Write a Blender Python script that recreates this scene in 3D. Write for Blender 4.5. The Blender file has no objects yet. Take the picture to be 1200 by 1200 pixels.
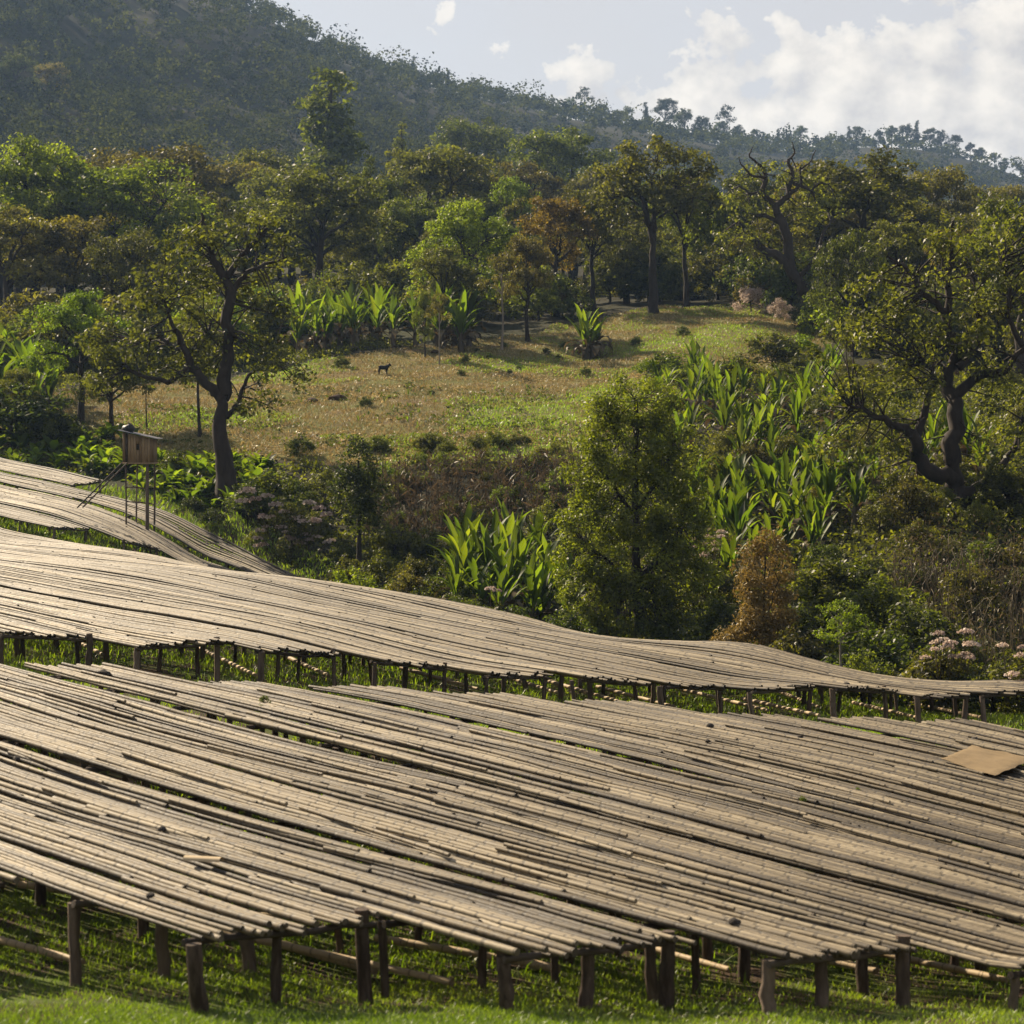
import bpy, math, random
import numpy as np
from mathutils import Vector, Matrix

# ---------------------------------------------------------------- camera, sky, sun, exposure
SC = bpy.context.scene
COL = SC.collection
F = 2706.0                      # focal length in photo pixels (1200 wide)
HOR = 500.0                     # eye level in the photo
cam = bpy.data.cameras.new('camera'); camo = bpy.data.objects.new('camera', cam); COL.objects.link(camo)
cam.sensor_width = 36.0; cam.lens = 36.0 * F / 1200.0
camo.location = (0, 0, 0); camo.rotation_euler = (math.pi / 2, 0, 0)
cam.shift_y = (HOR - 600.0) / 1200.0
cam.clip_start = 0.1; cam.clip_end = 20000
cam.dof.use_dof = True; cam.dof.focus_distance = 80.0; cam.dof.aperture_fstop = 3.4
SC.camera = camo

SUN_AZ = math.radians(-43.0)    # from +Y, negative = to the left
SUN_EL = math.radians(34.0)
SUND = Vector((math.sin(SUN_AZ) * math.cos(SUN_EL), math.cos(SUN_AZ) * math.cos(SUN_EL), math.sin(SUN_EL)))
sun = bpy.data.lights.new('sun', 'SUN'); suno = bpy.data.objects.new('sun', sun); COL.objects.link(suno)
sun.energy = 5.0; sun.angle = math.radians(0.5); sun.color = (1.0, 0.83, 0.60)
suno.rotation_euler = (-SUND).to_track_quat('-Z', 'Y').to_euler()

SC.render.engine = 'CYCLES'
SC.cycles.use_denoising = True
SC.cycles.use_adaptive_sampling = True
SC.cycles.adaptive_threshold = 0.01
SC.cycles.max_bounces = 6; SC.cycles.diffuse_bounces = 3; SC.cycles.transmission_bounces = 4
SC.cycles.volume_bounces = 0; SC.cycles.transparent_max_bounces = 4
SC.cycles.caustics_reflective = False; SC.cycles.caustics_refractive = False
SC.view_settings.view_transform = 'Standard'; SC.view_settings.look = 'None'
SC.view_settings.gamma = 1.0; SC.view_settings.exposure = 1.15

def ntree(nt):
    nt.nodes.clear()
    def N(t, **k):
        n = nt.nodes.new(t)
        for a, v in k.items():
            if a.startswith('i_'):
                key = a[2:]; key = int(key) if key.isdigit() else key.replace('_', ' ')
                n.inputs[key].default_value = v
            else: setattr(n, a, v)
        return n
    def L(a, b): nt.links.new(a, b)
    def M(op, a, b=None, c=None, clamp=False):
        n = nt.nodes.new('ShaderNodeMath'); n.operation = op; n.use_clamp = clamp
        for i, v in enumerate((a, b, c)):
            if v is None: continue
            if isinstance(v, (int, float)): n.inputs[i].default_value = v
            else: nt.links.new(v, n.inputs[i])
        return n.outputs[0]
    def MIX(f, a, b, blend='MIX'):
        n = nt.nodes.new('ShaderNodeMix'); n.data_type = 'RGBA'; n.blend_type = blend
        for i, v in ((0, f), (6, a), (7, b)):
            if isinstance(v, (int, float)): n.inputs[i].default_value = v
            elif isinstance(v, tuple): n.inputs[i].default_value = (v[0], v[1], v[2], 1)
            else: nt.links.new(v, n.inputs[i])
        return n.outputs[2]
    def RAMP(f, stops, interp='LINEAR'):
        n = nt.nodes.new('ShaderNodeValToRGB'); cr = n.color_ramp; cr.interpolation = interp
        while len(cr.elements) < len(stops): cr.elements.new(0.5)
        for e, (p, c) in zip(cr.elements, stops):
            e.position = p; e.color = (c, c, c, 1) if isinstance(c, (int, float)) else (c[0], c[1], c[2], 1)
        nt.links.new(f, n.inputs[0]); return n.outputs[0]
    return N, L, M, MIX, RAMP

world = bpy.data.worlds.new('World'); SC.world = world; world.use_nodes = True
N, L, M, MIX, RAMP = ntree(world.node_tree)
sky = N('ShaderNodeTexSky', sky_type='NISHITA', sun_disc=False)
sky.sun_elevation = SUN_EL; sky.sun_rotation = SUN_AZ; sky.altitude = 1800; sky.air_density = 1.0; sky.dust_density = 2.5; sky.ozone_density = 1.0
bg = N('ShaderNodeBackground'); bg.inputs[1].default_value = 0.08
tc = N('ShaderNodeTexCoord'); sep = N('ShaderNodeSeparateXYZ'); L(tc.outputs['Generated'], sep.inputs[0])
az = M('ARCTAN2', sep.outputs[0], sep.outputs[1]); el = M('ARCSINE', sep.outputs[2])
# cumulus banks low in the sky all round the horizon, a thin veil above
def cloud_noise(dx, dy, sc, det, rough, dist=0.0):
    cmb = N('ShaderNodeCombineXYZ'); L(M('ADD', az, dx), cmb.inputs[0]); L(M('MULTIPLY', M('ADD', el, dy), 1.15), cmb.inputs[1]); cmb.inputs[2].default_value = 3.7
    n = N('ShaderNodeTexNoise', i_Scale=sc, i_Detail=det, i_Roughness=rough, i_Distortion=dist); L(cmb.outputs[0], n.inputs['Vector']); return n.outputs[0]
n_a = cloud_noise(0, 0, 27.0, 10.0, 0.56)
n_b = cloud_noise(-0.007, 0.009, 27.0, 10.0, 0.56)
big = cloud_noise(0.35, 0, 5.0, 2.0, 0.5)
bank = M('SINE', M('ADD', M('MULTIPLY', az, 7.0), -0.25))
prof = RAMP(el, [(0.0, 1.0), (0.135, 1.0), (0.176, 0.30), (0.26, 0.15), (0.6, 0.10)])
cov = M('ADD', M('ADD', M('MULTIPLY', prof, 0.30), M('MULTIPLY', bank, 0.085)), M('MULTIPLY', big, 0.22))
dens = M('SUBTRACT', M('ADD', n_a, cov), 0.80)
mask = RAMP(dens, [(0.0, 0.0), (0.022, 0.75), (0.09, 1.0)])
painted_shading = M('ADD', M('MULTIPLY', M('SUBTRACT', n_a, n_b), 3.6), 0.55, clamp=True)  # sunlit and shaded cloud sides painted in, from noise sampled towards the sun
ccol = MIX(painted_shading, (3.7, 3.5, 3.35), (5.7, 5.25, 4.65))
veil_n = cloud_noise(0.9, 0.2, 4.0, 4.0, 0.6)
thin = RAMP(el, [(0.0, 1.0), (0.25, 0.92), (0.6, 0.55), (1.0, 0.35)])
veil = MIX(M('MULTIPLY', RAMP(veil_n, [(0.35, 0.90), (0.7, 0.99)]), thin), sky.outputs[0], (3.85, 3.62, 3.45))
L(MIX(mask, veil, ccol), bg.inputs[0])
out = N('ShaderNodeOutputWorld'); L(bg.outputs[0], out.inputs[0])

# ---------------------------------------------------------------- helpers
rng = np.random.default_rng(7)
random.seed(7)
_vn = {}
def vnoise(x, y, seed=0):
    """smooth 2-D value noise, -1..1"""
    if seed not in _vn: _vn[seed] = np.random.default_rng(1000 + seed).uniform(-1, 1, (256, 256))
    T = _vn[seed]; x = np.asarray(x, float); y = np.asarray(y, float)
    xi = np.floor(x).astype(int); yi = np.floor(y).astype(int); fx = x - xi; fy = y - yi
    fx = fx * fx * (3 - 2 * fx); fy = fy * fy * (3 - 2 * fy)
    a = T[xi % 256, yi % 256]; b = T[(xi + 1) % 256, yi % 256]; c = T[xi % 256, (yi + 1) % 256]; d = T[(xi + 1) % 256, (yi + 1) % 256]
    return (a * (1 - fx) + b * fx) * (1 - fy) + (c * (1 - fx) + d * fx) * fy

class MB:
    """collects vertices, quads and triangles; builds ONE mesh"""
    def __init__(s): s.v = []; s.q = []; s.t = []; s.n = 0; s.a = {}
    def add(s, V, q=None, t=None, **attrs):
        V = np.asarray(V, float).reshape(-1, 3)
        if q is not None and len(q): s.q.append(np.asarray(q, int).reshape(-1, 4) + s.n)
        if t is not None and len(t): s.t.append(np.asarray(t, int).reshape(-1, 3) + s.n)
        for k, val in attrs.items():
            s.a.setdefault(k, []).append(np.broadcast_to(np.asarray(val, float), (len(V),)))
        s.v.append(V); s.n += len(V)
    def mesh(s, name, mat=None, smooth=False):
        m = bpy.data.meshes.new(name)
        V = np.concatenate(s.v)
        q = np.concatenate(s.q) if s.q else np.zeros((0, 4), int); t = np.concatenate(s.t) if s.t else np.zeros((0, 3), int)
        m.vertices.add(len(V)); m.vertices.foreach_set('co', V.ravel())
        idx = np.concatenate([q.ravel(), t.ravel()]); m.loops.add(len(idx)); m.loops.foreach_set('vertex_index', idx)
        nf = len(q) + len(t); m.polygons.add(nf)
        m.polygons.foreach_set('loop_start', np.concatenate([np.arange(len(q)) * 4, len(q) * 4 + np.arange(len(t)) * 3]))
        if smooth: m.polygons.foreach_set('use_smooth', np.ones(nf, bool))
        m.update(calc_edges=True)
        for k, parts in s.a.items():
            at = m.attributes.new(k, 'FLOAT', 'POINT'); at.data.foreach_set('value', np.concatenate(parts))
        if mat: m.materials.append(mat)
        return m

def obj(name, mesh, parent=None, loc=None, rot=None, scale=None, mat=None):
    o = bpy.data.objects.new(name, mesh); COL.objects.link(o)
    if parent is not None: o.parent = parent
    if loc is not None: o.location = loc
    if rot is not None: o.rotation_euler = rot
    if scale is not None: o.scale = (scale,) * 3 if isinstance(scale, (int, float)) else scale
    if mat is not None:
        o.material_slots[0].link = 'OBJECT'; o.material_slots[0].material = mat
    return o
def thing(name, label, cat, loc=(0, 0, 0), rotz=0.0, group=None, scale=None):
    o = bpy.data.objects.new(name, None); COL.objects.link(o); o.location = loc; o.rotation_euler = (0, 0, rotz)
    o.empty_display_size = 0.1
    if scale is not None: o.scale = (scale,) * 3 if isinstance(scale, (int, float)) else scale
    return tag(o, label, cat, group)
def tag(o, label=None, cat=None, group=None, kind=None):
    if label: o['label'] = label
    if cat: o['category'] = cat
    if group: o['group'] = group
    if kind: o['kind'] = kind
    return o

def frames(P):
    T = np.gradient(P, axis=0); T /= np.linalg.norm(T, axis=1)[:, None] + 1e-9
    u = np.cross(T[0], [0, 0, 1.0])
    if np.linalg.norm(u) < 1e-3: u = np.array([1.0, 0, 0])
    u /= np.linalg.norm(u); U = []
    for tv in T:
        u = u - tv * np.dot(u, tv); u /= np.linalg.norm(u) + 1e-9; U.append(u)
    U = np.array(U); return T, U, np.cross(T, U)
def tube(mb, P, R, k=6, cap=True, **attrs):
    P = np.asarray(P, float); n = len(P); R = np.broadcast_to(np.asarray(R, float), (n,))
    T, U, W = frames(P); a = np.arange(k) * 2 * math.pi / k
    V = P[:, None] + R[:, None, None] * (np.cos(a)[None, :, None] * U[:, None] + np.sin(a)[None, :, None] * W[:, None])
    i = np.arange(n - 1)[:, None] * k; j = np.arange(k)[None]; j2 = (j + 1) % k
    q = np.stack([i + j, i + j2, i + k + j2, i + k + j], -1).reshape(-1, 4)
    V = V.reshape(-1, 3); t = []
    if cap:
        t = [(n * k, n * k + x + 1, n * k + x) for x in range(1, k - 1)] + [(n * k + k, n * k + k + x, n * k + k + x + 1) for x in range(1, k - 1)]
        V = np.concatenate([V, V[:k], V[-k:]])          # caps with their own vertices keep a crisp cut edge
    at = {kk: (np.repeat(np.broadcast_to(np.asarray(vv, float), (n,)), k)) for kk, vv in attrs.items()}
    if cap: at = {kk: np.concatenate([vv, vv[:k], vv[-k:]]) for kk, vv in at.items()}
    mb.add(V, q, t, **at)
BOXF = np.array([(0, 3, 2, 1), (4, 5, 6, 7), (0, 1, 5, 4), (1, 2, 6, 5), (2, 3, 7, 6), (3, 0, 4, 7)])
def box(mb, lo, hi, M4=None, **attrs):
    x0, y0, z0 = lo; x1, y1, z1 = hi
    V = np.array([(x0, y0, z0), (x1, y0, z0), (x1, y1, z0), (x0, y1, z0), (x0, y0, z1), (x1, y0, z1), (x1, y1, z1), (x0, y1, z1)], float)
    if M4 is not None: V = np.array([M4 @ Vector(v) for v in V])
    mb.add(V, BOXF, **attrs)
def bez(p0, p1, p2, n):
    t = np.linspace(0, 1, n)[:, None]; p0, p1, p2 = map(lambda p: np.asarray(p, float), (p0, p1, p2))
    return (1 - t) ** 2 * p0 + 2 * t * (1 - t) * p1 + t * t * p2
def wig(P, amp, r):
    P = np.array(P, float); n = len(P); w = np.cumsum(r.normal(0, 1, (n, 3)), 0); w -= np.linspace(0, 1, n)[:, None] * w[-1]
    return P + w * amp

# ---------------------------------------------------------------- terrain
# table-top points (photo x, photo y, distance, table height); ground is the height below
A = np.array([0.692, -0.722]); B = np.array([0.722, 0.692])     # along / across the drying tables, in plan
TP = [(0, 1020, 22.5, .95), (195, 1090, 20.5, .66), (440, 1050, 22.2, .93), (595, 1095, 20.96, .62), (765, 1078, 22.6, .80), (900, 1120, 21.56, .50), (1060, 1100, 23.1, .62), (1140, 1115, 22.5, .52),
      (0, 765, 40, .85), (200, 790, 41, .85), (495, 805, 42, .85), (670, 815, 43, .85), (1030, 852, 42.5, .8), (600, 902, 33, .85), (250, 905, 30, .85), (1150, 960, 32, .8), (850, 920, 33, .8),
      (110, 745, 47.7, .85), (272, 752, 48, .85), (403, 768, 48.8, .85), (530, 783, 49.6, .85), (655, 788, 50.4, .85), (765, 798, 51.4, .85), (860, 803, 52.6, .85), (960, 800, 53.6, .85), (1055, 808, 54.6, .85), (1140, 810, 55.8, .85),
      (1200, 800, 58.8, .85), (880, 757, 65.4, .85), (600, 720, 72.5, .85), (370, 681, 79.5, .85), (180, 650, 86.5, .85), (0, 625, 94, .85),
      (60, 600, 101.6, .85), (146, 617, 101.4, .85), (236, 652, 101, .85), (364, 681, 99, .85), (0, 540, 120, .85), (140, 567, 113, .85), (210, 600, 106, .85), (250, 622, 103.6, .85), (300, 650, 101.3, .85), (350, 675, 99.2, .85)]
GP = [(px, py + h / d * F, d) for px, py, d, h in TP]
GP += [(600, 745, 80), (745, 775, 82), (880, 800, 75), (1000, 815, 72), (1200, 845, 70), (450, 705, 95), (550, 705, 90), (700, 730, 90), (900, 720, 85),
       (420, 655, 104), (560, 612, 108), (650, 602, 108), (300, 592, 110), (265, 580, 112), (100, 510, 128), (20, 512, 128), (560, 560, 114), (560, 500, 130), (350, 497, 132), (200, 500, 130),
       (450, 433, 155), (690, 418, 165), (765, 368, 190), (900, 368, 190), (600, 398, 172), (430, 408, 166), (250, 430, 160), (100, 440, 155), (830, 470, 135), (930, 480, 130),
       (880, 612, 102), (950, 640, 95), (1115, 585, 98), (1180, 660, 90), (1100, 730, 80), (1000, 500, 122), (1100, 460, 140), (1200, 480, 130), (1100, 380, 185), (1200, 400, 175), (0, 410, 175),
       (-200, 400, 180), (-200, 500, 130), (1400, 480, 130), (1400, 400, 175), (-200, 600, 95), (1400, 870, 65),
       (0, 360, 250), (300, 350, 250), (600, 350, 250), (1000, 345, 250), (1200, 348, 250), (-200, 350, 250), (1400, 350, 250),
       (0, 285, 380), (300, 295, 380), (600, 300, 380), (1000, 305, 380), (1400, 310, 380), (-200, 280, 380),
       (-300, 40, 560), (0, 130, 560), (300, 165, 600), (560, 215, 700), (850, 245, 850), (1080, 252, 1000), (1350, 300, 1050),
       (-300, -170, 750), (0, -70, 750), (280, 32, 800), (400, 82, 850), (560, 135, 950), (700, 150, 1050), (850, 172, 1200), (960, 186, 1300), (1010, 182, 1350), (1080, 172, 1400), (1190, 212, 1450), (1420, 290, 1500),
       (-300, 60, 1500), (0, 130, 1500), (600, 250, 1900), (1200, 300, 2200), (-300, 470, 3600), (600, 470, 3600), (1400, 470, 3600)]
GP = np.array(GP, float)
GU = np.stack([GP[:, 0] / 500.0, np.log(GP[:, 2]) * 2.0], 1)
def _k(r2): return 0.5 * r2 * np.log(r2 + 1e-9)
def _fit():
    n = len(GU); d2 = ((GU[:, None] - GU[None]) ** 2).sum(-1); K = _k(d2) + np.eye(n) * 0.004
    Pm = np.concatenate([np.ones((n, 1)), GU], 1)
    S = np.zeros((n + 3, n + 3)); S[:n, :n] = K; S[:n, n:] = Pm; S[n:, :n] = Pm.T
    return np.linalg.solve(S, np.concatenate([GP[:, 1], np.zeros(3)]))
GW = _fit()
def ground_smooth(x, y):
    x = np.asarray(x, float); y = np.asarray(y, float); shp = np.broadcast(x, y).shape
    x = np.broadcast_to(x, shp).ravel(); y = np.broadcast_to(y, shp).ravel()
    yc = np.clip(y, 18.0, 3600.0); px = np.clip(600 + x / yc * F, -380, 1580)
    u = np.stack([px / 500.0, np.log(yc) * 2.0], 1); out = np.zeros(len(u))
    for i in range(0, len(u), 20000):
        b = u[i:i + 20000]; d2 = ((b[:, None] - GU[None]) ** 2).sum(-1)
        out[i:i + 20000] = _k(d2) @ GW[:-3] + GW[-3] + b @ GW[-2:]
    z = (HOR - out) / F * yc
    near = -1.75 - 0.19 * y - 0.03 * x
    w = np.clip((y - 14.0) / 5.0, 0, 1); w = w * w * (3 - 2 * w)
    return (z * w + near * (1 - w)).reshape(shp)
def ground(x, y):
    z = ground_smooth(x, y); x = np.asarray(x, float); y = np.asarray(y, float)
    amp = np.clip(y / 90.0, 0.25, 4.0)
    amp = np.where((y < 100), 0.25, amp)
    return z + 0.05 * amp * vnoise(x * .9, y * .9, 1) + 0.12 * amp * vnoise(x * .31, y * .31, 2) + np.clip((y - 250) / 300, 0, 1) * 4.0 * vnoise(x * .02, y * .02, 3)
def g1(x, y): return float(ground(np.array([x]), np.array([y]))[0])
def at(px, d): return (px - 600.0) / F * d
def zof(py, d): return (HOR - py) / F * d
def project(x, y, z): return 600 + x / y * F, HOR - z / y * F

# ---------------------------------------------------------------- materials
def new_mat(name):
    m = bpy.data.materials.new(name); m.use_nodes = True
    return (m,) + ntree(m.node_tree)
def attr(N, name):
    n = N('ShaderNodeAttribute'); n.attribute_name = name; return n.outputs['Fac']
def finish(m, N, L, col, rough=0.8, spec=0.3, bump=None, bstr=0.3, bdist=0.02):
    b = N('ShaderNodeBsdfPrincipled'); b.inputs['Specular IOR Level'].default_value = spec
    L(col, b.inputs['Base Color'])
    if isinstance(rough, (int, float)): b.inputs['Roughness'].default_value = rough
    else: L(rough, b.inputs['Roughness'])
    if bump is not None:
        bn = N('ShaderNodeBump'); bn.inputs['Strength'].default_value = bstr; bn.inputs['Distance'].default_value = bdist
        L(bump, bn.inputs['Height']); L(bn.outputs[0], b.inputs['Normal'])
    o = N('ShaderNodeOutputMaterial'); L(b.outputs[0], o.inputs[0]); return m

def mat_bamboo(name, a, b_, c, node_dark=0.35):
    m, N, L, M, MIX, RAMP = new_mat(name)
    al = attr(N, 'along'); ti = attr(N, 'tint')
    fr = M('FRACT', M('ADD', al, 0.5)); dist = M('ABSOLUTE', M('SUBTRACT', fr, 0.5))     # 0 at a node ring
    ring = RAMP(dist, [(0.0, 1.0), (0.04, 1.0), (0.075, 0.0), (1.0, 0.0)])
    tcn = N('ShaderNodeTexCoord')
    mp = N('ShaderNodeMapping'); mp.inputs['Rotation'].default_value = (0, 0, math.atan2(0.722, 0.692)); mp.inputs['Scale'].default_value = (1.2, 22, 22)
    L(tcn.outputs['Object'], mp.inputs['Vector'])
    n1 = N('ShaderNodeTexNoise', i_Scale=1.0, i_Detail=5.0, i_Roughness=0.65); L(mp.outputs[0], n1.inputs['Vector'])
    n2 = N('ShaderNodeTexNoise', i_Scale=0.35, i_Detail=4.0, i_Roughness=0.6); L(tcn.outputs['Object'], n2.inputs['Vector'])
    seg = N('ShaderNodeTexWhiteNoise', noise_dimensions='2D'); cb = N('ShaderNodeCombineXYZ'); L(M('FLOOR', al), cb.inputs[0]); L(M('MULTIPLY', ti, 91.7), cb.inputs[1]); L(cb.outputs[0], seg.inputs[0])
    v = M('ADD', M('MULTIPLY', ti, 0.55), M('ADD', M('MULTIPLY', M('SUBTRACT', n1.outputs[0], 0.5), 0.9), M('MULTIPLY', seg.outputs[0], 0.09)), clamp=True)
    col = RAMP(v, [(0.0, a), (0.45, b_), (1.0, c)])
    col = MIX(M('MULTIPLY', RAMP(n2.outputs[0], [(0.4, 0.0), (0.75, 0.6)]), 1.0), col, tuple(0.45 * x for x in a))
    col = MIX(M('MULTIPLY', ring, 1 - node_dark), col, (0.035, 0.028, 0.02))
    h = M('ADD', M('MULTIPLY', n1.outputs[0], 0.6), M('MULTIPLY', ring, -0.6))
    return finish(m, N, L, col, RAMP(n1.outputs[0], [(0.2, 0.5), (0.8, 0.8)]), 0.3, h, 0.35, 0.01)
BAMBOO = mat_bamboo('weathered_bamboo', (0.048, 0.037, 0.024), (0.215, 0.170, 0.104), (0.52, 0.435, 0.285))
BAMBOO_POLE = mat_bamboo('dry_bamboo_pole', (0.30, 0.21, 0.11), (0.48, 0.36, 0.20), (0.62, 0.50, 0.31), 0.5)

def mat_wood(name, a, b_, sc=(14, 14, 2.2)):
    m, N, L, M, MIX, RAMP = new_mat(name)
    tcn = N('ShaderNodeTexCoord'); mp = N('ShaderNodeMapping'); mp.inputs['Scale'].default_value = sc; L(tcn.outputs['Object'], mp.inputs['Vector'])
    oi = N('ShaderNodeObjectInfo')
    n = N('ShaderNodeTexNoise', i_Scale=1.0, i_Detail=6.0, i_Roughness=0.7, i_Distortion=0.4); L(mp.outputs[0], n.inputs['Vector'])
    v = M('ADD', n.outputs[0], M('MULTIPLY', M('SUBTRACT', oi.outputs['Random'], 0.5), 0.35), clamp=True)
    return finish(m, N, L, RAMP(v, [(0.25, a), (0.8, b_)]), 0.85, 0.2, n.outputs[0], 0.7, 0.03)
POST = mat_wood('weathered_post', (0.035, 0.024, 0.016), (0.20, 0.15, 0.11))
BEAM = mat_wood('beam_wood', (0.03, 0.022, 0.016), (0.12, 0.095, 0.07), (2, 14, 14))
PLANK = mat_wood('hut_plank', (0.14, 0.095, 0.05), (0.36, 0.26, 0.145), (16, 16, 1.6))
BARK = mat_wood('bark', (0.010, 0.008, 0.006), (0.048, 0.037, 0.028), (3.5, 3.5, 1.2))
BARK_PALE = mat_wood('pale_bark', (0.10, 0.085, 0.065), (0.30, 0.26, 0.21), (5, 5, 1.5))
BARK_MOSS = mat_wood('mossy_bark', (0.018, 0.012, 0.008), (0.10, 0.060, 0.035), (4, 4, 3))

def mat_leaf(name, dark, mid, light, trans=0.5, tcol=None, gloss=0.022, var=0.35):
    """leaves: diffuse + translucent, colour varying by leaf, by clump and by plant"""
    m, N, L, M, MIX, RAMP = new_mat(name)
    ti = attr(N, 'tint'); oi = N('ShaderNodeObjectInfo')
    v = M('ADD', ti, M('MULTIPLY', M('SUBTRACT', oi.outputs['Random'], 0.5), var), clamp=True)
    col = RAMP(v, [(0.0, dark), (0.5, mid), (1.0, light)])
    hs = N('ShaderNodeHueSaturation'); L(M('ADD', 0.485, M('MULTIPLY', M('FRACT', M('MULTIPLY', oi.outputs['Random'], 7.13)), 0.03)), hs.inputs['Hue']); hs.inputs['Saturation'].default_value = 1.0
    L(M('ADD', 0.92, M('MULTIPLY', M('FRACT', M('MULTIPLY', oi.outputs['Random'], 3.7)), 0.42)), hs.inputs['Value']); L(col, hs.inputs['Color']); col = hs.outputs[0]
    d = N('ShaderNodeBsdfDiffuse'); L(col, d.inputs[0])
    t = N('ShaderNodeBsdfTranslucent')
    tc_ = tcol or (2.1, 2.25, 0.55)
    L(MIX(1.0, col, tc_, 'MULTIPLY'), t.inputs[0])
    mx = N('ShaderNodeMixShader'); mx.inputs[0].default_value = trans; L(d.outputs[0], mx.inputs[1]); L(t.outputs[0], mx.inputs[2])
    g = N('ShaderNodeBsdfGlossy'); g.inputs['Roughness'].default_value = 0.45; g.inputs[0].default_value = (1, 1, 1, 1)
    m2 = N('ShaderNodeMixShader'); m2.inputs[0].default_value = gloss; L(mx.outputs[0], m2.inputs[1]); L(g.outputs[0], m2.inputs[2])
    o = N('ShaderNodeOutputMaterial'); L(m2.outputs[0], o.inputs[0]); return m
LEAF = {
    'olive':  mat_leaf('olive_leaf', (0.026, 0.027, 0.008), (0.063, 0.064, 0.017), (0.120, 0.115, 0.032)),
    'brown':  mat_leaf('browning_leaf', (0.029, 0.025, 0.009), (0.070, 0.060, 0.019), (0.130, 0.108, 0.036)),
    'rust':   mat_leaf('rusty_leaf', (0.034, 0.026, 0.009), (0.084, 0.062, 0.019), (0.150, 0.108, 0.036)),
    'lush':   mat_leaf('lush_leaf', (0.026, 0.038, 0.005), (0.080, 0.108, 0.011), (0.160, 0.195, 0.024), 0.45),
    'green':  mat_leaf('green_leaf', (0.024, 0.028, 0.006), (0.060, 0.068, 0.013), (0.118, 0.122, 0.024)),
    'dark':   mat_leaf('dark_leaf', (0.014, 0.019, 0.005), (0.034, 0.043, 0.010), (0.072, 0.085, 0.019)),
    'feather': mat_leaf('feathery_leaf', (0.036, 0.044, 0.006), (0.094, 0.108, 0.014), (0.165, 0.175, 0.026), 0.5),
    'enset':  mat_leaf('enset_leaf', (0.024, 0.036, 0.008), (0.054, 0.082, 0.014), (0.112, 0.148, 0.024), 0.55, (2.3, 2.3, 0.5), 0.014, 0.9),
    'dead':   mat_leaf('dead_leaf', (0.042, 0.034, 0.018), (0.092, 0.074, 0.040), (0.175, 0.142, 0.082), 0.25, (1.2, 1.0, 0.8), 0.02),
    'straw':  mat_leaf('straw', (0.13, 0.115, 0.036), (0.24, 0.210, 0.075), (0.42, 0.37, 0.19), 0.35, (1.2, 1.0, 0.8), 0.03),
    'grass':  mat_leaf('grass_blade', (0.050, 0.078, 0.006), (0.115, 0.158, 0.012), (0.210, 0.235, 0.030), 0.5, (1.6, 1.8, 0.5), 0.04),
    'flower': mat_leaf('flower_head', (0.22, 0.17, 0.14), (0.38, 0.31, 0.265), (0.54, 0.47, 0.41), 0.4, (1.2, 1.1, 1.0), 0.02),
    'orange': mat_leaf('orange_brown_leaf', (0.070, 0.046, 0.016), (0.130, 0.088, 0.030), (0.21, 0.150, 0.056), 0.4, (1.4, 1.2, 0.7)),
    'hill':   mat_leaf('hill_leaf', (0.011, 0.014, 0.008), (0.028, 0.032, 0.015), (0.058, 0.062, 0.028), 0.30, None, 0.0),
}
def mat_flat(name, col, rough=0.7, spec=0.3, sc=20.0, amt=0.4):
    m, N, L, M, MIX, RAMP = new_mat(name)
    tcn = N('ShaderNodeTexCoord'); n = N('ShaderNodeTexNoise', i_Scale=sc, i_Detail=5.0, i_Roughness=0.65); L(tcn.outputs['Object'], n.inputs['Vector'])
    return finish(m, N, L, RAMP(n.outputs[0], [(0.25, tuple(x * (1 - amt) for x in col)), (0.75, tuple(x * (1 + amt) for x in col))]), rough, spec, n.outputs[0], 0.4, 0.02)
STONE = mat_flat('dark_stone', (0.045, 0.038, 0.032), 0.9, 0.2, 25)
SOIL = mat_flat('clod_soil', (0.05, 0.032, 0.02), 0.95, 0.1, 12)
BLACK = mat_flat('black_plastic', (0.012, 0.012, 0.013), 0.55, 0.4, 8)
GOATM = mat_flat('black_fur', (0.012, 0.010, 0.009), 0.8, 0.2, 30)
TIN = mat_flat('weathered_tin', (0.13, 0.13, 0.14), 0.55, 0.5, 6)
m, N, L, M, MIX, RAMP = new_mat('woven_sacking')
tcn = N('ShaderNodeTexCoord'); w1 = N('ShaderNodeTexWave', i_Scale=14.0, i_Distortion=1.5); L(tcn.outputs['Object'], w1.inputs['Vector']); w1.bands_direction = 'X'
w2 = N('ShaderNodeTexWave', i_Scale=14.0, i_Distortion=1.5); L(tcn.outputs['Object'], w2.inputs['Vector']); w2.bands_direction = 'Y'
n = N('ShaderNodeTexNoise', i_Scale=4.0, i_Detail=6.0, i_Roughness=0.7); L(tcn.outputs['Object'], n.inputs['Vector'])
v = M('ADD', M('MULTIPLY', M('MULTIPLY', w1.outputs['Fac'], w2.outputs['Fac']), 0.5), M('MULTIPLY', n.outputs[0], 0.7), clamp=True)
MATM = finish(m, N, L, RAMP(v, [(0.1, (0.12, 0.085, 0.045)), (0.9, (0.36, 0.265, 0.15))]), 0.9, 0.1, v, 0.6, 0.02)

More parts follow.
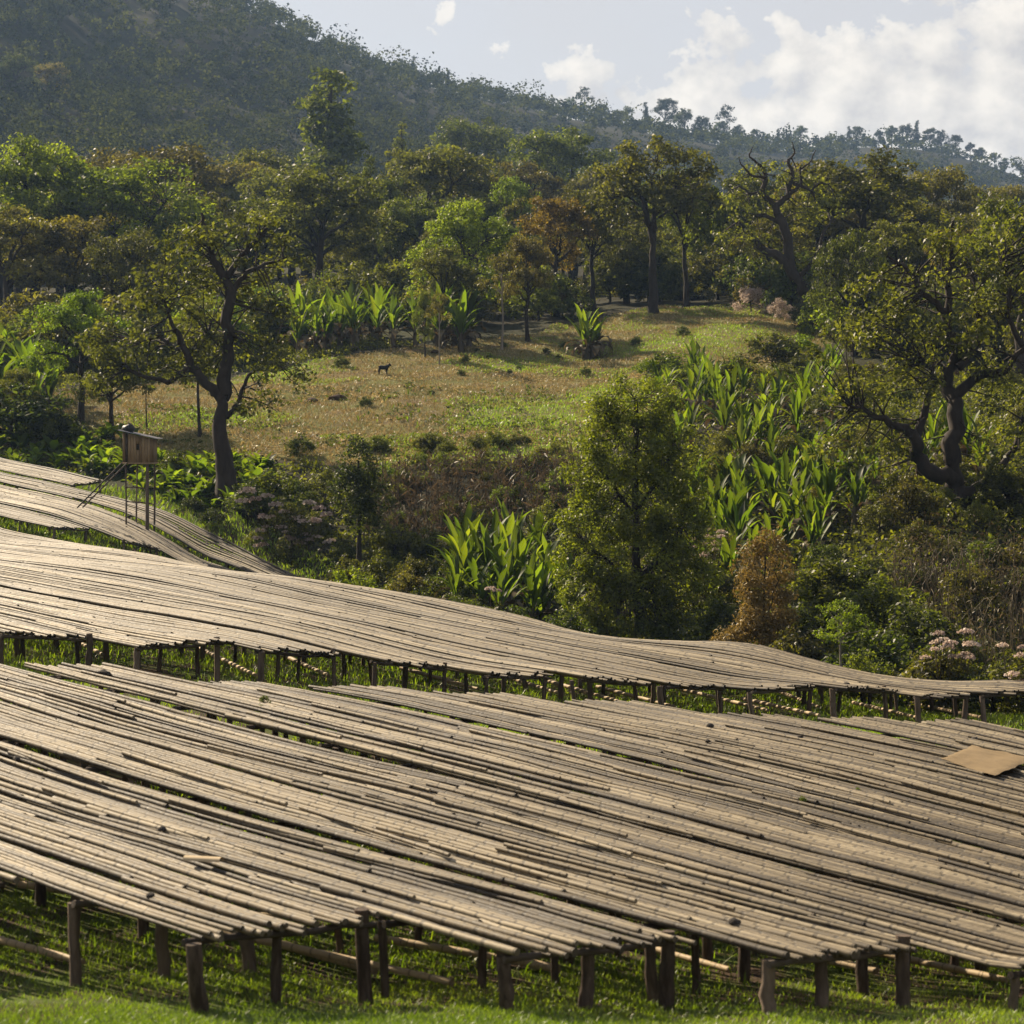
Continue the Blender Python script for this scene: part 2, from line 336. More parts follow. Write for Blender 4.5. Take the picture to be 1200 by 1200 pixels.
# ground: green sward / dry meadow / dark forest floor, by where each one grows
m, N, L, M, MIX, RAMP = new_mat('ground')
za = attr(N, 'meadow'); zb = attr(N, 'forest'); zs = attr(N, 'stubble')
tcn = N('ShaderNodeTexCoord')
def gn(sc, det=6.0, r=0.6): 
    n = N('ShaderNodeTexNoise', i_Scale=sc, i_Detail=det, i_Roughness=r); L(tcn.outputs['Object'], n.inputs['Vector']); return n.outputs[0]
f1 = gn(0.9); f2 = gn(7.0); f3 = gn(0.22); f4 = gn(2.6, 8.0, 0.7); f5 = gn(0.07, 5.0)
sward = MIX(RAMP(f1, [(0.38, 0.0), (0.54, 1.0)]), MIX(f2, (0.050, 0.082, 0.012), (0.105, 0.135, 0.024)), MIX(f2, (0.030, 0.020, 0.012), (0.080, 0.053, 0.032)))
mead = MIX(RAMP(f4, [(0.35, 0.0), (0.62, 1.0)]), (0.110, 0.095, 0.026), (0.215, 0.170, 0.062))
mead = MIX(RAMP(f3, [(0.36, 0.15), (0.58, 0.95)]), mead, MIX(f2, (0.075, 0.085, 0.018), (0.135, 0.135, 0.032)))
mead = MIX(RAMP(gn(0.45, 7.0, 0.7), [(0.50, 0.0), (0.66, 0.85)]), mead, MIX(f2, (0.085, 0.055, 0.032), (0.17, 0.11, 0.065)))
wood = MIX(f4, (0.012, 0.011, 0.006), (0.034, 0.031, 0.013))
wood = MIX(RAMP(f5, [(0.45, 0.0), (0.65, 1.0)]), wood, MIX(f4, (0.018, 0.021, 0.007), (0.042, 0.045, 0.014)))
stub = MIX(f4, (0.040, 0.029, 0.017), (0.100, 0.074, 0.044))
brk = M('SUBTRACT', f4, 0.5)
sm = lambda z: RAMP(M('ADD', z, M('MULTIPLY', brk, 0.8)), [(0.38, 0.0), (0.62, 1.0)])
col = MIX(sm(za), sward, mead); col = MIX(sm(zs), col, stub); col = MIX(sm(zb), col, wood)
GROUND = finish(m, N, L, col, 0.95, 0.1, M('ADD', f4, M('MULTIPLY', f2, 0.4)), 0.8, 0.10)

# ---------------------------------------------------------------- the ground, one sheet to the horizon
def zone_masks(x, y):
    yc = np.maximum(y, 10.0); px = 600 + x / yc * F
    s = x * A[0] + y * A[1]; c = x * B[0] + y * B[1]
    # meadow: open slope between the gully bushes and the wood
    lo = np.interp(px, [-400, 0, 90, 260, 400, 700, 760, 900, 1000, 1600], [122, 124, 122, 122, 118, 118, 126, 150, 175, 175])
    hi = np.interp(px, [-400, 0, 80, 240, 350, 500, 620, 700, 780, 880, 1000, 1600], [134, 136, 146, 150, 158, 166, 176, 190, 200, 200, 186, 176])
    ss = lambda v, w: np.clip(v / w + 0.5, 0, 1)
    mead = ss(y - lo, 6) * ss(hi - y, 8)
    stub = ss(y - 103, 4) * ss(115 - y, 5) * ss(px - 440, 40) * ss(670 - px, 40)
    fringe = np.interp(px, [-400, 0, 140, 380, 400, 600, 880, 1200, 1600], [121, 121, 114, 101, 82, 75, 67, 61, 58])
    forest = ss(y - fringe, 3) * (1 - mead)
    return mead, forest, stub
def warp(n, lo, hi, c0, k):
    t = np.linspace(-1, 1, n); v = np.sinh(t * k) / math.sinh(k); return np.where(v < 0, c0 + v * (c0 - lo), c0 + v * (hi - c0))
gx = warp(321, -2600, 2600, 0.0, 6.4)
gy = np.concatenate([np.arange(-40, 14, 4.0), np.arange(14, 60, 0.5), np.arange(60, 130, 0.9), np.arange(130, 260, 2.0), 260 * np.exp(np.linspace(0, math.log(3800 / 260), 110))])
GX, GY = np.meshgrid(gx, gy); GZ = ground(GX, GY)
mb = MB(); nx, ny = len(gx), len(gy); ii = np.arange(ny - 1)[:, None] * nx + np.arange(nx - 1)[None]
zm = zone_masks(GX.ravel(), GY.ravel())
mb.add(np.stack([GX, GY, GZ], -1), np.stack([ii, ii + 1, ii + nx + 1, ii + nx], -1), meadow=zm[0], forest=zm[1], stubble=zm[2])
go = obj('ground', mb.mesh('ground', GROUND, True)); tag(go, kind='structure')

# ---------------------------------------------------------------- drying tables
def post_mesh(i):
    r = np.random.default_rng(50 + i); mb = MB(); z = np.linspace(0, 1, 7)
    P = np.stack([np.cumsum(r.normal(0, .008, 7)), np.cumsum(r.normal(0, .008, 7)), z], 1)
    tube(mb, P, 0.052 * (1.12 - 0.2 * z + r.normal(0, .05, 7)), 8); return mb.mesh('post', POST, True)
POSTS = [post_mesh(i) for i in range(6)]
def beam_mesh(i):
    r = np.random.default_rng(80 + i); mb = MB(); t = np.linspace(-.5, .5, 7)
    tube(mb, np.stack([t, r.normal(0, .006, 7), r.normal(0, .010, 7)], 1), 0.036 * (1 + r.normal(0, .07, 7)), 7); return mb.mesh('crossbeam', BEAM, True)
BEAMS = [beam_mesh(i) for i in range(4)]
def sc2xy(s, c): return A[0] * s + B[0] * c, A[1] * s + B[1] * c
def _deck_terms(s, c):
    s = (np.asarray(s, float) + 25) / 10; c = (np.asarray(c, float) - 22) / 10
    return np.stack(np.broadcast_arrays(np.ones(np.broadcast(s, c).shape), s, c, s * s, s * c, c * c, s * s * c, s * c * c), -1)
_tp = np.array([(at(px, d) * A[0] + d * A[1], at(px, d) * B[0] + d * B[1], zof(py, d)) for px, py, d, h in TP[:17]])
_w = np.array([3.0] * 8 + [1.0] * 9)[:, None]
DECK = np.linalg.lstsq(_deck_terms(_tp[:, 0], _tp[:, 1]) * _w, _tp[:, 2] * _w[:, 0], rcond=None)[0]
def table_top(s, c, dz=0.0, low=False):
    x, y = sc2xy(s, c)
    und = 0.075 * vnoise(s * .14, c * .20, 11) + 0.012 * vnoise(s * .5, c * .35, 12)
    if low:
        return x, y, np.clip(_deck_terms(s, c) @ DECK, ground_smooth(x, y) + .45, ground_smooth(x, y) + 1.15) + und * np.clip((np.asarray(y) - 21) / 8, .12, 1) + dz
    return x, y, ground_smooth(x, y) + .85 + und + dz
TABLES = []
def make_table(label, group, c0, w, s0, s1, seed, dz=0.0, single=True, cd=0.074, mg=0.055):
    r = np.random.default_rng(seed)
    s_front = s1
    bx, by = sc2xy(s_front, c0 + w / 2); root = thing('drying_table', label, 'drying table', (float(bx), float(by), g1(bx, by)), 0, group)
    org = np.array(root.location)
    TABLES.append((c0, w, s0, s1, dz, root, single))
    nr = int(round(w / cd))
    def edge(s, side): return (0.19 if single else 0.10) * vnoise(s * .13 + seed * 3.1, side * 7.7, 21) + 0.05 * vnoise(s * .4 + seed, side * 5.1, 22)
    def cc(s, f):  # f 0..1 across
        a = c0 + mg + edge(s, 0); b = c0 + w - mg + edge(s, 1); return a + (b - a) * f
    joined = MB(); count = 0
    for j in range(nr):
        f = (j + .5) / nr; s = s0 + r.uniform(-.30, .12); tb = r.normal(0, .38); zr = r.normal(0, .017)
        end = s1 + r.normal(0, .07 if single else .13) + 0.10 * math.sin(j * .9 + seed)
        if single and r.random() < .05: f += .35 / nr
        while s < end - .4:
            ln = r.uniform(5.0, 9.0) if single else r.uniform(6, 12); e = min(s + ln, end + r.uniform(-.04, .04))
            if end - e < 1.0: e = end
            if r.random() < (0.022 if single else 0.04) and e < end - .5: s = e; continue
            node = r.uniform(.30, .42); step = node if single else node * 2.2
            n = max(3, int((e - s) / step) + 1); ss = np.linspace(s - .02, e + .02, n)
            sk = r.normal(0, .034) * np.linspace(-1, 1, n) + r.normal(0, .008) + .012 * np.sin(np.linspace(0, r.uniform(2, 6), n) + r.uniform(0, 6))
            x, y, z = table_top(ss, cc(ss, f) + sk, dz, single)
            rad = cd * (r.uniform(.36, .52) if r.random() > .22 else r.uniform(.22, .36)) * (1 + .12 * np.linspace(1, -1, n) * r.choice([-1, 1])); rad = rad * (1 + r.normal(0, .025, n))
            z = z - .015 + zr + r.uniform(-.005, .006) + 0.0025 * r.normal(0, 1, n)
            px0, px1 = 600 + x[0] / y[0] * F, 600 + x[-1] / y[-1] * F
            if max(px0, px1) < -120 or min(px0, px1) > 1320 or (y[-1] < 15): s = e; continue
            P = np.stack([x, y, z], 1) - org
            tint = float(np.clip(.46 + r.normal(0, .16) + tb, 0, 1)); al = np.linspace(0, (n - 1) * (1 if single else 1.0), n) + r.integers(0, 900)
            if single:
                mb = MB(); tube(mb, P, rad, 8, True, along=al, tint=tint)
                obj('bamboo_culm', mb.mesh('bamboo_culm', BAMBOO, True), root); count += 1
            else: tube(joined, P, rad, 5, False, along=al, tint=tint)
            s = e
    if not single and joined.n: tag(obj('culm_deck', joined.mesh('culm_deck', BAMBOO, False), root), kind='stuff')
    for q_ in range(7 if single else 0):
        sa = r.uniform(s0 + 1, s1 - 4); fa = r.uniform(.15, .85); n = 12; ss = np.linspace(sa, sa + r.uniform(2.2, 3.6), n); x, y, z = table_top(ss, cc(ss, fa) + np.linspace(0, r.normal(0, .16), n), dz, single)
        if not (-100 < 600 + x[0] / y[0] * F < 1300): continue
        mb = MB(); tube(mb, np.stack([x, y, z + .052], 1) - org, .022 + .008 * r.random(), 6, True, along=np.arange(n) + .3, tint=r.uniform(.5, 1)); obj('loose_cane', mb.mesh('loose_cane', BAMBOO, True), root)
    # posts and cross-beams
    sp = s1 - 0.12; k = 0; ang = math.atan2(B[1], B[0])
    while sp > s0:
        for f in ((.03, .5, .97) if single else (.03, .97)):
            sj = sp + r.normal(0, .10); x, y, z = [float(v) for v in table_top(sj, float(cc(sj, f)), dz, single)]
            zg = g1(x, y); q = 600 + x / y * F
            if -150 < q < 1350:
                top = z - .06 + (r.uniform(.06, .16) if (f > .9 and k == 0) else -.02)
                tl = r.normal(0, .05, 2)
                o = obj('post', POSTS[r.integers(6)], root, Vector((x, y, zg - .15)) - root.location, (tl[0], tl[1], r.uniform(0, 6)))
                wd = r.uniform(.75, 1.3) * (1.12 if k == 0 else .95); o.scale = (wd, wd, top - zg + .15)
        x, y, z = [float(v) for v in table_top(sp, float(cc(sp, .5)), dz, single)]; x0, y0, z0 = [float(v) for v in table_top(sp, float(cc(sp, 0)), dz, single)]; x1, y1, z1 = [float(v) for v in table_top(sp, float(cc(sp, 1)), dz, single)]
        if -200 < 600 + x / y * F < 1400:
            ln = math.dist((x0, y0, z0), (x1, y1, z1))
            d = Vector((x1 - x0, y1 - y0, z1 - z0)); o = obj('crossbeam', BEAMS[r.integers(4)], root, Vector(((x0 + x1) / 2, (y0 + y1) / 2, (z0 + z1) / 2 - .095)) - root.location)
            o.rotation_euler = d.to_track_quat('X', 'Z').to_euler(); o.scale = (ln * r.uniform(.98, 1.06), 1, 1)
        k += 1; sp -= r.uniform(1.6, 2.1) if single else (r.uniform(2.0, 2.8) if k < 5 else 4.5)
    return root

ORD = ['first', 'second', 'third', 'fourth', 'fifth', 'sixth', 'seventh', 'eighth', 'ninth', 'tenth', 'eleventh', 'twelfth', 'thirteenth', 'fourteenth']
PITCH = 2.2
c = 9.75; i = 0
near_end = lambda c: float(np.interp(c, [9.75, 11.95, 14.15, 16.35, 18.55, 20.8, 40], [-19.35, -16.4, -14.75, -13.6, -12.5, -12.5, -15.0]))
near_start = lambda c: float(np.interp(c, [9, 18, 20.5, 23.0, 27.0, 29.3, 31.5, 33.5, 36], [-38, -37, -33.8, -32.2, -30.7, -29.5, -28.0, -27.0, -26.6]))
while c < 38.2:
    gap = 0.05 + 0.08 * (0.5 + 0.5 * math.sin(i * 2.3))
    make_table('raised bamboo drying table of the lower block, %s from the grass verge' % ORD[i], 'drying tables of the lower block', c, PITCH - gap, near_start(c), near_end(c), 100 + i, (0.0, .012, -.012, .01, -.02, .05)[i % 6], True)
    c += PITCH; i += 1
c = 24.5; i = 0
mid_end = lambda c: float(np.interp(c, [24.5, 26.7, 28.9, 31.1, 33.3, 35.5, 37.7, 39.9, 42.1, 44.3, 46.5, 48.7], [-41.0, -40.3, -38.6, -37.6, -36.6, -35.6, -34.9, -34.4, -33.7, -33.0, -32.5, -32.0]))
while c < 50:
    make_table('raised bamboo drying table of the middle block, %s from the walkway corner' % ORD[i], 'drying tables of the middle block', c, PITCH - 0.06, -88.0 + 0.4 * i, mid_end(c + PITCH), 200 + i, (0.0, .025, -.02, .03, -.03)[i % 5], False, .095, .03)
    c += PITCH; i += 1
for i, (c, s0, s1) in enumerate([(53.3, -102, -83.6), (55.5, -103, -81.6), (57.7, -104, -78.2), (59.9, -103, -72.6), (62.3, -106, -96.0)]):
    make_table('pale bamboo drying table by the stilt hut, %s row towards the trees' % ORD[i], 'drying tables of the upper block', c, PITCH - 0.22, s0, s1, 300 + i, (0, .05, -.03, .04, 0, .02)[i], False, .105)

# ---------------------------------------------------------------- plants: builders
def unit(v): return v / (np.linalg.norm(v, axis=-1, keepdims=True) + 1e-9)
def leaves(mb, C, size, r, up=0.35, aspect=0.55, tint=None, out=None, droop=0.25):
    """one folded, pointed leaf (a bent quad) at every centre"""
    n = len(C); C = np.asarray(C, float)
    nd = r.normal(0, 1, (n, 3)); nd[:, 2] = np.abs(nd[:, 2]) + up
    if out is not None: nd = nd + out
    nd = unit(nd); t = unit(np.cross(nd, r.normal(0, 1, (n, 3)))); t[:, 2] -= droop; t = unit(t); b = unit(np.cross(nd, t))
    sz = (size * r.uniform(.6, 1.35, n))[:, None]
    p0 = C - t * sz * .5; p2 = C + t * sz * .5 - nd * sz * .12; p1 = C + b * sz * aspect * .5 + nd * sz * .05; p3 = C - b * sz * aspect * .5 + nd * sz * .05
    V = np.stack([p0, p1, p2, p3], 1).reshape(-1, 3); q = np.arange(n * 4).reshape(n, 4)
    if tint is None: tint = r.uniform(0.1, .9, n)
    mb.add(V, q, tint=np.repeat(np.clip(tint, 0, 1), 4))

def in_lobe(r, lobe, n, shell=0.45, cut=-0.6):
    cx, cy, cz, rx, ry, rz = lobe; d = unit(r.normal(0, 1, (n * 3, 3))); d = d[d[:, 2] > cut][:n]
    rad = r.uniform(shell ** 3, 1, len(d)) ** (1 / 3)
    return np.array([cx, cy, cz]) + d * rad[:, None] * np.array([rx, ry, rz])

def limb_tube(mb, p0, p1, r0, r1, r, sag=.25, amp=.03, k=6, n=9):
    p0 = np.asarray(p0, float); p1 = np.asarray(p1, float); L_ = np.linalg.norm(p1 - p0)
    mid = p0 * .5 + p1 * .5 + np.array([0, 0, sag * L_]) * r.uniform(.2, 1) + r.normal(0, .08 * L_, 3)
    P = wig(bez(p0, mid, p1, n), amp * L_, r); tube(mb, P, np.linspace(r0, r1, n), k, False); return P

def tree_meshes(name, seed, lobes, trunk, tr, n_limb, n_clu, per, lsize, crad, flat=.6, bark=BARK, leaf='olive', shell=.45, up=.35, limbs=None, aspect=.55, cut=-.6, tintbase=0.0, twig=True, gap=0.0, thick=1.0):
    """lobes: crown volumes; trunk: polyline; optional explicit limbs [(polyline, r0, r1)]. Returns (trunk mesh, crown mesh)"""
    r = np.random.default_rng(seed); tb = MB(); cb = MB()
    trunk = np.array(trunk, float)
    tt = np.linspace(0, 1, 14); seg = np.linspace(0, 1, len(trunk)); TPp = np.stack([np.interp(tt, seg, trunk[:, k]) for k in range(3)], 1)
    TPp = wig(TPp, tr * .12, r); rad = tr * (1.0 - .62 * tt); rad[0] *= 1.55; rad[1] *= 1.12
    tube(tb, TPp, rad, 9, False)
    vol = np.array([l[3] * l[4] * l[5] for l in lobes]) ** .8; cnt = np.maximum(2, (n_clu * vol / vol.sum()).astype(int))
    C = np.concatenate([in_lobe(r, l, k, shell, cut) for l, k in zip(lobes, cnt)])
    nodes = [TPp[5:], ]
    if limbs is None:
        pick = [C[r.integers(len(C))]]
        while len(pick) < n_limb:
            d = np.min([np.linalg.norm(C - p, axis=1) for p in pick], 0); pick.append(C[np.argmax(d * r.uniform(.8, 1, len(d)))])
        for p in pick:
            p = p * .8 + C.mean(0) * .2
            hz = np.clip((p[2] - trunk[-1][2]) * .35 + trunk[-1][2] * .72, trunk[0][2] + .4 * (trunk[-1][2] - trunk[0][2]), trunk[-1][2])
            st = TPp[np.argmin(np.abs(TPp[:, 2] - hz))]
            nodes.append(limb_tube(tb, st, p, tr * .42, tr * .10, r, .22, .025, 6, 10)[2:])
    else:
        for pl, r0, r1 in limbs:
            pl = np.array(pl, float); t2 = np.linspace(0, 1, 4 * len(pl)); sg = np.linspace(0, 1, len(pl))
            P = np.stack([np.interp(t2, sg, pl[:, k]) for k in range(3)], 1); P = wig(P, .035 * np.linalg.norm(pl[-1] - pl[0]) / 2, r)
            tube(tb, P, np.linspace(r0, r1, len(P)) * thick, 7, False); nodes.append(P[2:])
    NB = np.concatenate(nodes)
    for p in C:
        if r.random() < gap: continue
        if twig:
            j = np.argmin(np.linalg.norm(NB - (p * .85 + NB.mean(0) * .15) + r.normal(0, .5, 3), axis=1)); limb_tube(tb, NB[j], p, tr * .085, tr * .022, r, .12, .03, 4, 5)
        k = int(per * r.uniform(.6, 1.3)); cr = crad * r.uniform(.7, 1.3)
        d = unit(r.normal(0, 1, (k, 3))); rr = r.uniform(.15, 1, k) ** .5
        Q = p + d * rr[:, None] * cr * np.array([1, 1, flat])
        ct = r.uniform(.15, .75); leaves(cb, Q, lsize, r, up, aspect, np.clip(ct + tintbase + r.normal(0, .2, k), 0, 1), out=d * .7)
    return tb.mesh(name + '_trunk', bark, True), cb.mesh(name + '_crown', LEAF[leaf])

def place_tree(kind, meshes, px, d, label, cat='tree', group=None, top=None, scale=None, rot=None, leaf=None, h0=1.0, wide=1.0, name=None, x=None):
    """stands on the ground at distance d; scaled so that its top reaches photo height `top`"""
    x = at(px, d) if x is None else x; z = g1(x, d)
    if scale is None: scale = (zof(top, d) - z) / h0
    t = thing(name or kind, label, cat, (x, d, z - .1), random.uniform(0, 6.28) if rot is None else rot, group, (scale * wide, scale * wide, scale))
    a = obj('trunk', meshes[0], t); b = obj('crown', meshes[1], t, mat=LEAF[leaf] if leaf else None); return t

# -- reusable kinds, about 10 m tall, height 1 unit = 10
def crown_lobes(seed, n, rx, z0, z1, rl, top=1.0):
    r = np.random.default_rng(seed); out = []
    for k in range(n):
        a = k * 2.4 + r.uniform(-.4, .4); q = math.sqrt((k + .3) / n) * rx; z = z1 - (q / rx) ** 2 * (z1 - z0) * r.uniform(.6, 1.1)
        out.append((q * math.cos(a), q * math.sin(a), z - rl * .6, rl * r.uniform(.8, 1.25), rl * r.uniform(.8, 1.25), rl * .65 * top))
    return out
KIND = {}
for i in range(4):   # broad, loose umbrella crowns
    KIND['broad%d' % i] = tree_meshes('broad%d' % i, 400 + i, crown_lobes(400 + i, 9, 3.4, 5.6, 10.0, 1.9), [(0, 0, 0), (.15, .1, 2.2), (-.2, .1, 4.2), (.1, 0, 6.0)], .34, 8, 135, 95, .25, .80, .6, shell=.35, gap=.08)
for i in range(2):   # dense domes of bright clumps
    KIND['lush%d' % i] = tree_meshes('lush%d' % i, 420 + i, crown_lobes(420 + i, 12, 3.8, 4.2, 10.0, 2.0, 1.1), [(0, 0, 0), (.1, .1, 2.0), (0, .1, 5.0)], .42, 8, 180, 95, .23, .72, .75, leaf='lush', shell=.75)
for i in range(2):   # tall, layered, loose
    r = np.random.default_rng(440 + i)
    KIND['tall%d' % i] = tree_meshes('tall%d' % i, 440 + i, [(r.normal(0, .5), r.normal(0, .5), z, 1.7 * (1.15 - z / 13), 1.7 * (1.15 - z / 13), .75) for z in np.linspace(3.0, 9.5, 9)], [(0, 0, 0), (.1, 0, 4), (-.1, .1, 9.3)], .22, 14, 120, 60, .26, .60, .55, leaf='green', shell=.55)
KIND['conifer'] = tree_meshes('conifer', 450, [(0, 0, z, 1.35 * (1 - z / 10.8) + .15, 1.35 * (1 - z / 10.8) + .15, .5) for z in np.linspace(1.6, 9.6, 14)], [(0, 0, 0), (.05, 0, 5), (0, 0, 9.8)], .18, 14, 150, 45, .22, .42, .5, leaf='dark', shell=.6)
KIND['sparse'] = tree_meshes('sparse', 455, crown_lobes(455, 6, 2.2, 6.4, 9.8, 1.3), [(0, 0, 0), (.2, .1, 3), (0, .1, 6), (.1, 0, 8)], .16, 6, 50, 55, .26, .6, .6, shell=.5)
for i in range(3):   # bushes about 2 m tall
    KIND['bush%d' % i] = tree_meshes('bush%d' % i, 460 + i, crown_lobes(460 + i, 8, 1.0, 0.7, 1.9, .55, 1.2), [(0, 0, 0), (.05, 0, .4), (0, .05, .9)], .06, 6, 90, 42, .13, .26, .8, leaf='green', shell=.45, cut=-.9)
for i in range(2):   # tall untidy gully shrubs about 3 m
    KIND['shrub%d' % i] = tree_meshes('shrub%d' % i, 470 + i, crown_lobes(470 + i, 8, 1.2, 1.0, 2.9, .6, 1.5), [(0, 0, 0), (.1, 0, .8), (0, .1, 1.8)], .07, 7, 100, 40, .15, .30, .9, leaf='green', shell=.3, cut=-.9)

# ---------------------------------------------------------------- hill woodland (one far mass) and the trees along its ridge
r = np.random.default_rng(900)
def hill_wood():
    mb = MB(); n = 8800
    d = np.exp(r.uniform(math.log(400), math.log(1650), n)); px = r.uniform(-330, 1530, n)
    x = (px - 600) / F * d; z = ground(x, d)
    keep = np.ones(n, bool); x, d, z = x[keep], d[keep], z[keep]
    for X, Y, Z, D in zip(x, d, z, d):
        py = HOR - Z / Y * F; pxx = 600 + X / Y * F
        h = r.uniform(4, 10) * (1.6 if r.random() < .15 else 1); w = h * r.uniform(.35, .6); k = int(np.clip(60000 / Y, 45, 110))
        nc = r.integers(5, 10); cc = in_lobe(r, (0, 0, h * .62, w * .75, w * .75, h * .30), nc, .5, -.5); pick = r.integers(0, len(cc), k)
        q = cc[pick] + unit(r.normal(0, 1, (k, 3))) * (r.uniform(.2, 1, k) ** .5)[:, None] * w * .5
        q[:, 2] = np.maximum(q[:, 2], .2)
        leaves(mb, q + np.array([X, Y, Z]), 0.0010 * Y + .25, r, .5, .8, np.clip(r.uniform(.05, .8) + r.normal(0, .12, k), 0, 1))
    return tag(obj('hill_forest', mb.mesh('hill_forest', LEAF['hill'])), 'hazy dense woodland mass covering the distant hillside', 'woodland', kind='stuff')
hill_wood()
def ridge_d(px):
    ds = np.linspace(600, 1600, 160); z = ground((px - 600) / F * ds, ds); return float(ds[np.argmax(z / ds)])
ridge = [(292, 14, 'sparse'), (355, 34, 'broad0'), (378, 42, 'sparse'), (415, 52, 'broad1'), (440, 66, 'lush0'), (484, 66, 'tall0'), (462, 78, 'broad2'), (525, 82, 'tall1'), (555, 88, 'sparse'), (508, 96, 'broad0'), (545, 108, 'broad1'),
         (600, 104, 'sparse'), (612, 112, 'broad3'), (648, 112, 'sparse'), (685, 98, 'sparse'), (640, 118, 'broad2'), (668, 114, 'lush1'), (705, 120, 'broad0'), (735, 124, 'broad2'), (757, 120, 'tall0'), (780, 112, 'broad1'), (722, 128, 'lush0'), (802, 126, 'broad2'), (822, 134, 'broad3'), (852, 119, 'sparse'), (866, 146, 'lush1'), (845, 140, 'broad1'), (885, 150, 'broad0'), (912, 150, 'tall1'), (938, 146, 'broad2'), (925, 156, 'lush1'),
         (995, 148, 'tall0'), (1004, 146, 'broad1'), (1030, 152, 'lush0'), (1045, 146, 'broad2'), (1062, 144, 'broad3'), (1074, 141, 'tall1'), (1090, 148, 'broad0'), (1103, 152, 'lush1'), (1120, 156, 'broad1'), (1137, 166, 'broad2'), (1150, 172, 'lush0'), (1165, 178, 'broad3'), (1178, 184, 'broad0'), (1195, 190, 'lush1')]
for px, top, kd in ridge:
    d = ridge_d(px) * random.uniform(.985, 1.0)
    place_tree('ridge_tree', KIND[kd], px, d, {'sparse': 'thin spindly tree standing clear on the distant hill ridge', 'tall0': 'slender tall tree rising from the distant hill ridge', 'tall1': 'slender tall tree rising from the distant hill ridge'}.get(kd, 'round crowned tree on the skyline of the distant hill ridge'), 'tree', 'trees along the far ridge', top=top, h0=10.2, leaf=random.choice(['hill', 'hill', 'dark']), wide=.78)

def wood_part(px):
    for lim, txt in ((90, 'below the bright green clumped trees'), (240, 'behind the big dark limbed tree'), (340, 'beside the pale dry tree'), (480, 'above the long banana patch'), (590, 'around the glossy green tree'), (720, 'around the rusty topped tree'), (850, 'around the tall umbrella tree'), (1000, 'around the twisted dark tree')):
        if px < lim: return txt
    return 'behind the great twisted mossy tree'
def gully_part(px):
    for lim, txt in ((150, 'beyond the upper tables'), (300, 'around the forked trunk above the hut'), (420, 'around the pale flower heads'), (560, 'below the stubble terrace'), (690, 'around the glossy banana clump'), (850, 'around the feathery tree'), (960, 'around the orange brown bush'), (1080, 'above the pale stemmed small tree')):
        if px < lim: return txt
    return 'under the great twisted mossy tree'
